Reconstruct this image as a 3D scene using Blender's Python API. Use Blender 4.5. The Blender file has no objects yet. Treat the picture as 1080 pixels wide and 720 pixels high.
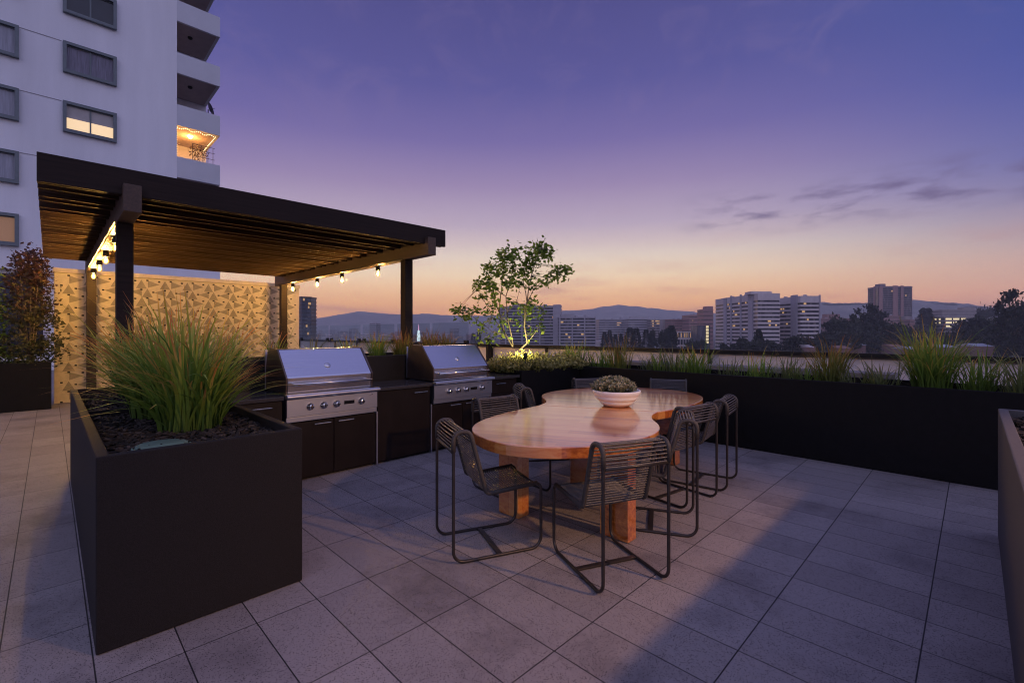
import bpy, bmesh, math, random
from mathutils import Vector, Matrix
random.seed(7)
C = bpy.context.scene.collection
PI = math.pi
R2 = math.sqrt(2.0)
EYE = 1.48
HAZE = 0.00021            # haze density
HAZE_GLOW = (0.22, 0.18, 0.22)

# ------------------------------------------------------------------ helpers
def srgb(r, g, b):
    def f(c):
        c /= 255.0
        return c / 12.92 if c <= 0.04045 else ((c + 0.055) / 1.055) ** 2.4
    return (f(r), f(g), f(b), 1.0)

class MB:
    """collects shapes, builds ONE mesh object"""
    def __init__(self):
        self.v = []; self.f = []; self.c = []; self.smooth = []
    def add(self, vs, fs, col=None, smooth=False):
        n = len(self.v)
        self.v += [tuple(p) for p in vs]
        self.f += [tuple(i + n for i in f) for f in fs]
        self.smooth += [smooth] * len(fs)
        self.c += list(col) if col is not None else [0.5] * len(vs)
        return self
    def box(self, x0, x1, y0, y1, z0, z1, m=None, col=None):
        p = [Vector((x, y, z)) for z in (z0, z1) for x, y in ((x0, y0), (x1, y0), (x1, y1), (x0, y1))]
        if m is not None: p = [m @ q for q in p]
        return self.add(p, [(0, 3, 2, 1), (4, 5, 6, 7), (0, 1, 5, 4), (1, 2, 6, 5), (2, 3, 7, 6), (3, 0, 4, 7)],
                        None if col is None else [col] * 8)
    def prism(self, poly, z0, z1):
        n = len(poly)
        a = sum(poly[i][0] * poly[(i + 1) % n][1] - poly[(i + 1) % n][0] * poly[i][1] for i in range(n))
        if a < 0: poly = poly[::-1]
        vs = [(x, y, z0) for x, y in poly] + [(x, y, z1) for x, y in poly]
        fs = [tuple(range(n - 1, -1, -1)), tuple(range(n, 2 * n))]
        fs += [(i, (i + 1) % n, n + (i + 1) % n, n + i) for i in range(n)]
        return self.add(vs, fs)
    def extrude_x(self, prof, x0, x1):
        """profile in (y, z), ends capped"""
        n = len(prof)
        vs = [(x0, y, z) for y, z in prof] + [(x1, y, z) for y, z in prof]
        fs = [tuple(range(n)), tuple(range(2 * n - 1, n - 1, -1))]
        fs += [(i, n + i, n + (i + 1) % n, (i + 1) % n) for i in range(n)]
        return self.add(vs, fs)
    def tube(self, pts, r, sides=8, closed=False, caps=True, col=None):
        pts = [Vector(p) for p in pts]
        n = len(pts)
        rr = r if isinstance(r, (list, tuple)) else [r] * n
        T = []
        for i in range(n):
            a = pts[(i - 1) % n] if (closed or i > 0) else pts[i]
            b = pts[(i + 1) % n] if (closed or i < n - 1) else pts[i]
            T.append((b - a).normalized())
        up = Vector((0, 0, 1)) if abs(T[0].z) < 0.9 else Vector((1, 0, 0))
        N = (up - T[0] * up.dot(T[0])).normalized()
        vs = []
        for i in range(n):
            N = (N - T[i] * N.dot(T[i]))
            N = N.normalized() if N.length > 1e-6 else T[i].orthogonal().normalized()
            B = T[i].cross(N)
            for k in range(sides):
                a = 2 * PI * k / sides
                vs.append(pts[i] + (N * math.cos(a) + B * math.sin(a)) * rr[i])
        fs = []
        for i in range(n if closed else n - 1):
            j = (i + 1) % n
            for k in range(sides):
                l = (k + 1) % sides
                fs.append((i * sides + k, i * sides + l, j * sides + l, j * sides + k))
        self.add(vs, fs, col, smooth=True)
        if caps and not closed:
            b = len(self.v) - n * sides
            self.f.append(tuple(b + k for k in range(sides - 1, -1, -1))); self.smooth.append(False)
            self.f.append(tuple(b + (n - 1) * sides + k for k in range(sides))); self.smooth.append(False)
        return self
    def lathe(self, prof, cx=0, cy=0, seg=32, m=None):
        n = len(prof)
        vs = []
        for k in range(seg):
            a = 2 * PI * k / seg
            for r, z in prof:
                p = Vector((cx + r * math.cos(a), cy + r * math.sin(a), z))
                vs.append(m @ p if m is not None else p)
        fs = []
        for k in range(seg):
            l = (k + 1) % seg
            for i in range(n - 1):
                fs.append((k * n + i, l * n + i, l * n + i + 1, k * n + i + 1))
        return self.add(vs, fs, smooth=True)
    def build(self, name, mat, parent=None, bevel=0, auto=False):
        off = Vector((0, 0, 0))
        p = parent
        while p is not None:
            off += p.location; p = p.parent
        me = bpy.data.meshes.new(name)
        me.from_pydata([tuple(Vector(q) - off) for q in self.v], [], self.f)
        me.polygons.foreach_set('use_smooth', self.smooth)
        at = me.attributes.new('t', 'FLOAT', 'POINT')
        at.data.foreach_set('value', self.c)
        me.materials.append(mat)
        me.update()
        o = bpy.data.objects.new(name, me); C.objects.link(o)
        if parent is not None: o.parent = parent
        if bevel:
            b = o.modifiers.new('bevel', 'BEVEL'); b.width = bevel; b.segments = 2
            b.limit_method = 'ANGLE'; b.angle_limit = math.radians(40)
        return o

def tag(o, label=None, cat=None, group=None, kind=None):
    if label: o['label'] = label
    if cat: o['category'] = cat
    if group: o['group'] = group
    if kind: o['kind'] = kind
    return o

def thing(name, label, cat, loc=(0, 0, 0), group=None):
    o = bpy.data.objects.new(name, None); C.objects.link(o)
    o.empty_display_size = 0.1
    o.location = loc
    return tag(o, label, cat, group)

def dup(root, loc, rz=0, label=None, scale=None, group=None):
    def cp(o, par):
        c = o.copy(); C.objects.link(c); c.parent = par
        for ch in list(o.children): cp(ch, c)
        return c
    r = cp(root, None)
    r.location = loc; r.rotation_euler = (0, 0, rz)
    if scale: r.scale = scale if isinstance(scale, (tuple, list)) else (scale,) * 3
    if label: r['label'] = label
    if group: r['group'] = group
    return r

def fillet(pts, rad, closed=False, seg=6):
    out = []; n = len(pts)
    pts = [Vector(p) for p in pts]
    for i in range(n):
        r = rad[i]
        if (not closed and i in (0, n - 1)) or r <= 0:
            out.append(pts[i]); continue
        a, b, c = pts[(i - 1) % n], pts[i], pts[(i + 1) % n]
        u = (a - b).normalized(); w = (c - b).normalized()
        ang = u.angle(w); t = r / math.tan(ang / 2)
        cen = b + (u + w).normalized() * (r / math.sin(ang / 2))
        s = b + u * t; e = b + w * t
        s1 = s - cen; e1 = e - cen; tot = s1.angle(e1)
        for k in range(seg + 1):
            q = k / seg
            out.append(cen + (s1 * math.sin((1 - q) * tot) + e1 * math.sin(q * tot)) / math.sin(tot))
    return out

def at(px, d):
    """plan position of a far thing seen in picture column px at depth d metres"""
    r = (px - 540) / 488.0 * d
    return ((d + r) / R2, (d - r) / R2)

# ------------------------------------------------------------------ materials
def nodes(name):
    m = bpy.data.materials.new(name); m.use_nodes = True
    nt = m.node_tree; b = nt.nodes['Principled BSDF']
    return m, nt, b
def N(nt, typ, **kw):
    n = nt.nodes.new(typ)
    for k, v in kw.items():
        if k.startswith('i_'):
            key = k[2:]
            key = int(key) if key.isdigit() else key.replace('_', ' ')
            n.inputs[key].default_value = v
        else: setattr(n, k, v)
    return n
def coords(nt, scale=(1, 1, 1), rot=(0, 0, 0), loc=(0, 0, 0), src='Object'):
    tc = N(nt, 'ShaderNodeTexCoord'); mp = N(nt, 'ShaderNodeMapping')
    mp.inputs['Scale'].default_value = scale; mp.inputs['Rotation'].default_value = rot; mp.inputs['Location'].default_value = loc
    nt.links.new(tc.outputs[src], mp.inputs['Vector'])
    return mp.outputs['Vector']
def ramp(nt, fac, stops, interp='LINEAR'):
    r = N(nt, 'ShaderNodeValToRGB'); cr = r.color_ramp; cr.interpolation = interp
    while len(cr.elements) < len(stops): cr.elements.new(0.5)
    for e, (p, c) in zip(cr.elements, stops):
        e.position = p; e.color = c if len(c) == 4 else (*c, 1)
    nt.links.new(fac, r.inputs['Fac'])
    return r.outputs['Color']

def simple(name, col, rough=0.5, metal=0.0, var=0.15, scale=8.0, bump=0.0, bscale=60.0, spec=0.5, stretch=(1, 1, 1), coat=0.0):
    m, nt, b = nodes(name)
    v = coords(nt, stretch)
    n = N(nt, 'ShaderNodeTexNoise', i_Scale=scale, i_Detail=6.0, i_Roughness=0.6)
    nt.links.new(v, n.inputs['Vector'])
    lo = tuple(c * (1 - var) for c in col); hi = tuple(min(1, c * (1 + var)) for c in col)
    c = ramp(nt, n.outputs['Fac'], [(0.3, lo), (0.7, hi)])
    nt.links.new(c, b.inputs['Base Color'])
    mr = N(nt, 'ShaderNodeMapRange', i_To_Min=max(0, rough - 0.08), i_To_Max=min(1, rough + 0.08))
    nt.links.new(n.outputs['Fac'], mr.inputs['Value']); nt.links.new(mr.outputs['Result'], b.inputs['Roughness'])
    b.inputs['Metallic'].default_value = metal
    b.inputs['Specular IOR Level'].default_value = spec
    b.inputs['Coat Weight'].default_value = coat
    if bump:
        n2 = N(nt, 'ShaderNodeTexNoise', i_Scale=bscale, i_Detail=4.0)
        nt.links.new(v, n2.inputs['Vector'])
        bp = N(nt, 'ShaderNodeBump', i_Strength=bump, i_Distance=0.004)
        nt.links.new(n2.outputs['Fac'], bp.inputs['Height']); nt.links.new(bp.outputs['Normal'], b.inputs['Normal'])
    return m

def emit(name, col, strength):
    m, nt, b = nodes(name)
    b.inputs['Base Color'].default_value = (*col[:3], 1)
    b.inputs['Emission Color'].default_value = (*col[:3], 1)
    b.inputs['Emission Strength'].default_value = strength
    return m

M = {}
# paving: concrete planks 0.304 x 0.604 with speckled aggregate
def paving():
    m, nt, b = nodes('paving')
    v = coords(nt, loc=(-0.141, -0.177, 0))
    br = N(nt, 'ShaderNodeTexBrick', offset=0.0, squash=1.0)
    br.inputs['Scale'].default_value = 1.0
    br.inputs['Brick Width'].default_value = 0.3045
    br.inputs['Row Height'].default_value = 0.604
    br.inputs['Mortar Size'].default_value = 0.003
    br.inputs['Mortar Smooth'].default_value = 0.15
    br.inputs['Color1'].default_value = (0.235, 0.210, 0.205, 1)
    br.inputs['Color2'].default_value = (0.300, 0.270, 0.262, 1)
    br.inputs['Mortar'].default_value = (0.02, 0.018, 0.017, 1)
    nt.links.new(v, br.inputs['Vector'])
    sp = N(nt, 'ShaderNodeTexVoronoi', i_Scale=125.0); nt.links.new(v, sp.inputs['Vector'])
    spc = ramp(nt, sp.outputs['Distance'], [(0.21, (0.14, 0.13, 0.13)), (0.40, (1.05, 1.03, 1.02))])
    no = N(nt, 'ShaderNodeTexNoise', i_Scale=40.0, i_Detail=6.0); nt.links.new(v, no.inputs['Vector'])
    msk = ramp(nt, no.outputs['Fac'], [(0.36, (0, 0, 0)), (0.52, (1, 1, 1))])
    m1 = N(nt, 'ShaderNodeMix', data_type='RGBA', blend_type='MULTIPLY')
    nt.links.new(msk, m1.inputs[0]); nt.links.new(br.outputs['Color'], m1.inputs[6]); nt.links.new(spc, m1.inputs[7])
    st = N(nt, 'ShaderNodeTexNoise', i_Scale=1.7, i_Detail=6.0, i_Roughness=0.65); nt.links.new(v, st.inputs['Vector'])
    stc = ramp(nt, st.outputs['Fac'], [(0.30, (0.60, 0.59, 0.60)), (0.50, (1, 1, 1)), (0.72, (1.0, 1.0, 1.0))])
    m2 = N(nt, 'ShaderNodeMix', data_type='RGBA', blend_type='MULTIPLY'); m2.inputs[0].default_value = 1
    nt.links.new(m1.outputs[2], m2.inputs[6]); nt.links.new(stc, m2.inputs[7])
    nt.links.new(m2.outputs[2], b.inputs['Base Color'])
    rr = N(nt, 'ShaderNodeMapRange', i_To_Min=0.5, i_To_Max=0.8); nt.links.new(st.outputs['Fac'], rr.inputs['Value'])
    nt.links.new(rr.outputs['Result'], b.inputs['Roughness'])
    inv = N(nt, 'ShaderNodeMath', operation='MULTIPLY_ADD'); inv.inputs[1].default_value = -1.0
    nt.links.new(br.outputs['Fac'], inv.inputs[0])
    sm = N(nt, 'ShaderNodeMath', operation='MULTIPLY'); sm.inputs[1].default_value = 0.12
    nt.links.new(sp.outputs['Distance'], sm.inputs[0]); nt.links.new(sm.outputs[0], inv.inputs[2])
    bp = N(nt, 'ShaderNodeBump', i_Strength=0.7, i_Distance=0.004)
    nt.links.new(inv.outputs[0], bp.inputs['Height']); nt.links.new(bp.outputs['Normal'], b.inputs['Normal'])
    return m
M['paving'] = paving()

def wood():
    m, nt, b = nodes('table_wood')
    v = coords(nt, (1, 1, 1), rot=(0, 0, math.radians(64)))
    # staves running along X
    br = N(nt, 'ShaderNodeTexBrick', offset=0.37)
    br.inputs['Scale'].default_value = 1; br.inputs['Brick Width'].default_value = 2.3; br.inputs['Row Height'].default_value = 0.105
    br.inputs['Mortar Size'].default_value = 0.0006; br.inputs['Color1'].default_value = (0, 0, 0, 1); br.inputs['Color2'].default_value = (1, 1, 1, 1)
    br.inputs['Mortar'].default_value = (0.1, 0.1, 0.1, 1)
    nt.links.new(v, br.inputs['Vector'])
    mp = N(nt, 'ShaderNodeMapping'); mp.inputs['Scale'].default_value = (1.3, 16, 16); nt.links.new(v, mp.inputs['Vector'])
    g = N(nt, 'ShaderNodeTexNoise', i_Scale=2.2, i_Detail=8.0, i_Roughness=0.62, i_Distortion=0.6); nt.links.new(mp.outputs[0], g.inputs['Vector'])
    ad = N(nt, 'ShaderNodeMath', operation='MULTIPLY_ADD'); ad.inputs[1].default_value = 0.42
    nt.links.new(br.outputs['Color'], ad.inputs[0]); nt.links.new(g.outputs['Fac'], ad.inputs[2])
    c = ramp(nt, ad.outputs[0], [(0.30, (0.17, 0.034, 0.005)), (0.50, (0.40, 0.10, 0.013)), (0.68, (0.60, 0.19, 0.030)), (0.95, (0.70, 0.32, 0.085))])
    nt.links.new(c, b.inputs['Base Color'])
    b.inputs['Roughness'].default_value = 0.34
    rr = N(nt, 'ShaderNodeMapRange', i_To_Min=0.24, i_To_Max=0.44); nt.links.new(g.outputs['Fac'], rr.inputs['Value']); nt.links.new(rr.outputs[0], b.inputs['Roughness'])
    b.inputs['Coat Weight'].default_value = 1.0; b.inputs['Coat Roughness'].default_value = 0.13; b.inputs['Coat IOR'].default_value = 2.3
    bp = N(nt, 'ShaderNodeBump', i_Strength=0.12, i_Distance=0.002); nt.links.new(g.outputs['Fac'], bp.inputs['Height']); nt.links.new(bp.outputs['Normal'], b.inputs['Normal'])
    return m
M['wood'] = wood()

def attr_mat(name, stops, rough=0.6, trans=0.25):
    """colour runs with the per-point value t (root to tip, or leaf to leaf)"""
    m, nt, b = nodes(name)
    a = N(nt, 'ShaderNodeAttribute', attribute_name='t')
    c = ramp(nt, a.outputs['Fac'], stops)
    nt.links.new(c, b.inputs['Base Color'])
    b.inputs['Roughness'].default_value = rough
    b.inputs['Specular IOR Level'].default_value = 0.35
    if trans:
        tr = N(nt, 'ShaderNodeBsdfTranslucent'); nt.links.new(c, tr.inputs['Color'])
        mx = N(nt, 'ShaderNodeMixShader'); mx.inputs[0].default_value = trans
        out = nt.nodes['Material Output']
        nt.links.new(b.outputs[0], mx.inputs[1]); nt.links.new(tr.outputs[0], mx.inputs[2]); nt.links.new(mx.outputs[0], out.inputs['Surface'])
    return m
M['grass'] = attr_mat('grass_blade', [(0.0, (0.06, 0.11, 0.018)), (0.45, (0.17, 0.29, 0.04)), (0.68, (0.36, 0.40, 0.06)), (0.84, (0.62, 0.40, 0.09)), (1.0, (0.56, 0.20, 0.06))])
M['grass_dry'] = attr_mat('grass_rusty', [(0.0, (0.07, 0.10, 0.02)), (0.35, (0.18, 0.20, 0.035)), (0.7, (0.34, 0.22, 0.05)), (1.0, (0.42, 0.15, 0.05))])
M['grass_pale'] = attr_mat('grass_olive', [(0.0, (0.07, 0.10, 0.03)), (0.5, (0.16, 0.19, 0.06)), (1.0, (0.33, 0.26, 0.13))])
M['shrub'] = attr_mat('shrub_leaf', [(0.0, (0.06, 0.075, 0.02)), (0.5, (0.20, 0.20, 0.05)), (1.0, (0.40, 0.34, 0.12))])
M['leaf'] = attr_mat('tree_leaf', [(0.0, (0.06, 0.10, 0.02)), (0.5, (0.17, 0.27, 0.035)), (1.0, (0.34, 0.42, 0.07))], trans=0.4)
M['redleaf'] = attr_mat('red_leaf', [(0.0, (0.05, 0.06, 0.02)), (0.45, (0.10, 0.085, 0.03)), (0.7, (0.085, 0.042, 0.026)), (1.0, (0.12, 0.05, 0.034))])
M['succ'] = attr_mat('succulent_leaf', [(0.0, (0.10, 0.12, 0.06)), (0.5, (0.25, 0.27, 0.15)), (1.0, (0.44, 0.37, 0.25))], trans=0.1)
M['farleaf'] = attr_mat('far_foliage', [(0.0, (0.003, 0.005, 0.003)), (0.5, (0.014, 0.021, 0.009)), (1.0, (0.050, 0.055, 0.022))], trans=0.0)
M['bark'] = simple('bark', (0.16, 0.12, 0.08), 0.85, var=0.35, scale=20, bump=0.5, bscale=80)
M['planter'] = simple('planter_dark', (0.006, 0.0055, 0.006), 0.6, var=0.3, spec=0.16, scale=14, bump=0.35, bscale=330)
M['planter_rough'] = simple('planter_aggregate', (0.013, 0.011, 0.011), 0.68, var=0.5, spec=0.25, scale=160, bump=0.7, bscale=260)
M['planter_lit'] = simple('planter_lit', (0.075, 0.07, 0.07), 0.6, var=0.35, scale=150, bump=0.7, bscale=240)  # same charcoal aggregate, its colour lightened for sky glow on the face
M['mulch'] = simple('mulch', (0.022, 0.017, 0.014), 0.9, var=0.6, scale=60, bump=1.0, bscale=120)
M['chip'] = attr_mat('mulch_chip', [(0, (0.008, 0.007, 0.006)), (0.6, (0.03, 0.023, 0.018)), (1, (0.075, 0.06, 0.05))], rough=0.85, trans=0)
M['darkwood'] = simple('stained_timber', (0.026, 0.016, 0.012), 0.75, spec=0.25, var=0.35, scale=5, bump=0.4, bscale=40, stretch=(0.3, 8, 8))
M['darkwood_y_lit'] = simple('stained_timber_lit', (0.085, 0.050, 0.032), 0.6, var=0.3, scale=5, bump=0.3, bscale=40, stretch=(8, 0.3, 8))  # same stain as the posts, lightened to paint warm light onto the beams
M['slat'] = simple('slat_timber', (0.056, 0.032, 0.020), 0.9, spec=0.12, var=0.5, scale=4, bump=0.4, bscale=40, stretch=(0.5, 12, 12))
M['steel'] = simple('brushed_steel', (0.50, 0.53, 0.62), 0.38, 1.0, var=0.03, scale=6, bump=0.015, bscale=50, stretch=(0.6, 60, 60))
M['steel_lid'] = simple('lid_steel', (0.72, 0.72, 0.75), 0.22, 1.0, var=0.03, scale=3, bump=0.03, bscale=40, stretch=(0.6, 40, 40))
M['steel_dark'] = simple('dark_steel', (0.16, 0.12, 0.10), 0.32, 0.9, var=0.1)
M['chrome'] = simple('chrome', (0.75, 0.73, 0.70), 0.12, 1.0, var=0.03)
M['cabinet'] = simple('cabinet_door', (0.011, 0.007, 0.006), 0.42, spec=0.25, var=0.2, scale=6, bump=0.05, bscale=60)
M['counter'] = simple('counter_stone', (0.04, 0.038, 0.04), 0.22, var=0.3, scale=90)
M['blackmetal'] = simple('black_metal', (0.008, 0.0075, 0.008), 0.42, 0.0, spec=0.3, var=0.2, scale=30)
M['chairframe'] = simple('chair_frame', (0.05, 0.043, 0.04), 0.36, 0.5, var=0.2, scale=30)
M['binding'] = simple('cord_binding', (0.05, 0.043, 0.038), 0.5, var=0.3, scale=60, bump=0.8, bscale=420)
M['cord'] = simple('chair_cord', (0.075, 0.066, 0.060), 0.36, var=0.3, spec=0.8, scale=90, bump=0.4, bscale=500)
M['display'] = simple('display', (0.012, 0.012, 0.014), 0.15, var=0.1)
M['ceramic'] = simple('ceramic', (0.84, 0.83, 0.80), 0.38, var=0.10, scale=9, bump=0.15, bscale=18, stretch=(1, 1, 6))
M['valve'] = simple('valve_cover', (0.10, 0.17, 0.13), 0.6, var=0.15)
M['stucco'] = simple('stucco', (0.86, 0.86, 0.88), 0.85, var=0.07, scale=0.9, stretch=(1, 1, .12), bump=0.3, bscale=12)
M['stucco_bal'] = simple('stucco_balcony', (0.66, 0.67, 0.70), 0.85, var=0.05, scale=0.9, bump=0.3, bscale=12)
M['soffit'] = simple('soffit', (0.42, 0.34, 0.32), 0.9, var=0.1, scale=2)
M['joint'] = simple('facade_joint', (0.33, 0.32, 0.34), 0.9, var=0.1)
M['winframe'] = simple('window_frame', (0.16, 0.19, 0.20), 0.5, var=0.1)
M['pane'] = simple('window_glass', (0.035, 0.04, 0.05), 0.08, var=0.1, scale=1)
M['curtain'] = simple('curtain', (0.20, 0.19, 0.24), 0.6, var=0.35, scale=5, stretch=(6, 1, 0.3))
M['sheer'] = simple('sheer_curtain', (0.36, 0.37, 0.42), 0.6, var=0.25, scale=3, stretch=(5, 1, .3))
M['blind'] = simple('roller_blind', (0.50, 0.47, 0.44), 0.8, var=0.08, scale=2)
M['parapet'] = simple('parapet_render', (0.72, 0.64, 0.62), 0.8, var=0.08, scale=1.5, bump=0.2, bscale=20)
M['coping'] = simple('coping', (0.20, 0.18, 0.17), 0.6, var=0.15, scale=6)
M['screenwall'] = simple('block_sand', (0.60, 0.50, 0.35), 0.85, var=0.12, scale=12, bump=0.3, bscale=80)
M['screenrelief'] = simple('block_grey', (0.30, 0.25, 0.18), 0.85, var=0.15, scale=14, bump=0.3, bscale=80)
M['hole_shade'] = simple('hole_shade', (0.01, 0.008, 0.007), 0.9)  # near-black colour paints the shade inside the vent openings
M['bulb'] = emit('lit_filament', (1.0, 0.58, 0.15), 5200.0)
def envelope():
    m, nt, b = nodes('bulb_glass')
    out = nt.nodes['Material Output']
    tr = N(nt, 'ShaderNodeBsdfTransparent'); tr.inputs[0].default_value = (1, .93, .8, 1)
    em = N(nt, 'ShaderNodeEmission'); em.inputs[0].default_value = (1, .48, .09, 1); em.inputs[1].default_value = 2.6
    mx = N(nt, 'ShaderNodeMixShader'); mx.inputs[0].default_value = .35
    nt.links.new(tr.outputs[0], mx.inputs[1]); nt.links.new(em.outputs[0], mx.inputs[2]); nt.links.new(mx.outputs[0], out.inputs['Surface'])
    return m
M['envelope'] = envelope()
M['warmwin'] = emit('lit_window_warm', (1.0, 0.72, 0.40), 0.75)
M['tanwin'] = emit('tan_window', (0.50, 0.27, 0.14), 0.22)
M['farlit'] = emit('far_lit', (1.0, 0.58, 0.18), 0.36)
M['farlitw'] = emit('far_lit_pale', (1.0, 0.80, 0.42), 0.75)
M['farorange'] = emit('far_lit_orange', (1.0, 0.32, 0.06), 1.2)
M['balconylight'] = emit('balcony_lamp', (1.0, 0.66, 0.30), 22.0)
M['fairy'] = emit('fairy_light', (1.0, 0.70, 0.32), 5.0)
M['spire'] = emit('spire_light', (0.80, 0.95, 0.90), 1.1)
M['spirepink'] = emit('spire_pink', (1.0, 0.45, 0.65), 1.0)
M['redlamp'] = emit('red_lamp', (1.0, 0.1, 0.08), 3.0)
M['f_white'] = simple('far_white', (0.62, 0.54, 0.52), 0.85, var=0.08, scale=0.2)
def panes(name, stops, sc_):
    m, nt, b = nodes(name)
    v = coords(nt, (sc_, sc_, sc_ * .3))
    w = N(nt, 'ShaderNodeTexVoronoi', i_Scale=1.0); nt.links.new(v, w.inputs['Vector'])
    sp = N(nt, 'ShaderNodeSeparateColor'); nt.links.new(w.outputs['Color'], sp.inputs[0])
    nt.links.new(ramp(nt, sp.outputs[0], stops), b.inputs['Base Color']); b.inputs['Roughness'].default_value = .35
    b.inputs['Specular IOR Level'].default_value = .35
    return m
M['f_tower'] = simple('far_tower', (0.24, 0.19, 0.20), 0.85, var=0.1, scale=0.2)
M['f_shaft'] = simple('far_shaft', (0.42, 0.39, 0.42), 0.85, var=0.1, scale=0.2)
M['f_grey'] = simple('far_grey', (0.40, 0.37, 0.39), 0.85, var=0.12, scale=0.15)
M['f_brown'] = simple('far_brown', (0.30, 0.17, 0.15), 0.85, var=0.12, scale=0.2)
M['f_pink'] = simple('far_pink', (0.36, 0.21, 0.19), 0.85, var=0.12, scale=0.2)
M['f_tan'] = simple('far_tan', (0.34, 0.29, 0.27), 0.85, var=0.12, scale=0.2)
M['f_dark'] = panes('far_windows', [(0.0, (0.012, 0.012, 0.018)), (0.62, (0.03, 0.03, 0.038)), (0.8, (0.10, 0.09, 0.09)), (1.0, (0.20, 0.17, 0.15))], .4)
M['f_glass'] = panes('far_glass', [(0.0, (0.04, 0.055, 0.08)), (0.6, (0.08, 0.10, 0.13)), (1.0, (0.16, 0.17, 0.19))], .3)
M['f_roof'] = simple('far_roof', (0.45, 0.47, 0.52), 0.8, var=0.15, scale=0.2)
M['f_tile'] = simple('far_tile_roof', (0.28, 0.15, 0.12), 0.85, var=0.2, scale=0.3)

def glassmat():
    m, nt, b = nodes('clear_glass')
    out = nt.nodes['Material Output']
    tr = N(nt, 'ShaderNodeBsdfTransparent'); tr.inputs[0].default_value = (0.90, 0.93, 0.93, 1)
    gl = N(nt, 'ShaderNodeBsdfGlossy'); gl.inputs['Roughness'].default_value = 0.02
    mx = N(nt, 'ShaderNodeMixShader'); mx.inputs[0].default_value = 0.05
    nt.links.new(tr.outputs[0], mx.inputs[1]); nt.links.new(gl.outputs[0], mx.inputs[2]); nt.links.new(mx.outputs[0], out.inputs['Surface'])
    return m
M['glass'] = glassmat()

def landmat(name, a, b_, sc):
    m, nt, b = nodes(name)
    v = coords(nt)
    n = N(nt, 'ShaderNodeTexNoise', i_Scale=sc, i_Detail=10.0, i_Roughness=0.7); nt.links.new(v, n.inputs['Vector'])
    nt.links.new(ramp(nt, n.outputs['Fac'], [(0.35, a), (0.55, b_), (0.75, tuple(c * 1.8 for c in b_))]), b.inputs['Base Color'])
    b.inputs['Roughness'].default_value = 0.95
    return m
M['land'] = landmat('city_land', (0.03, 0.035, 0.03), (0.09, 0.085, 0.08), 0.02)
M['hill'] = landmat('hill_land', (0.11, 0.11, 0.10), (0.22, 0.20, 0.17), 0.01)

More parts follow.
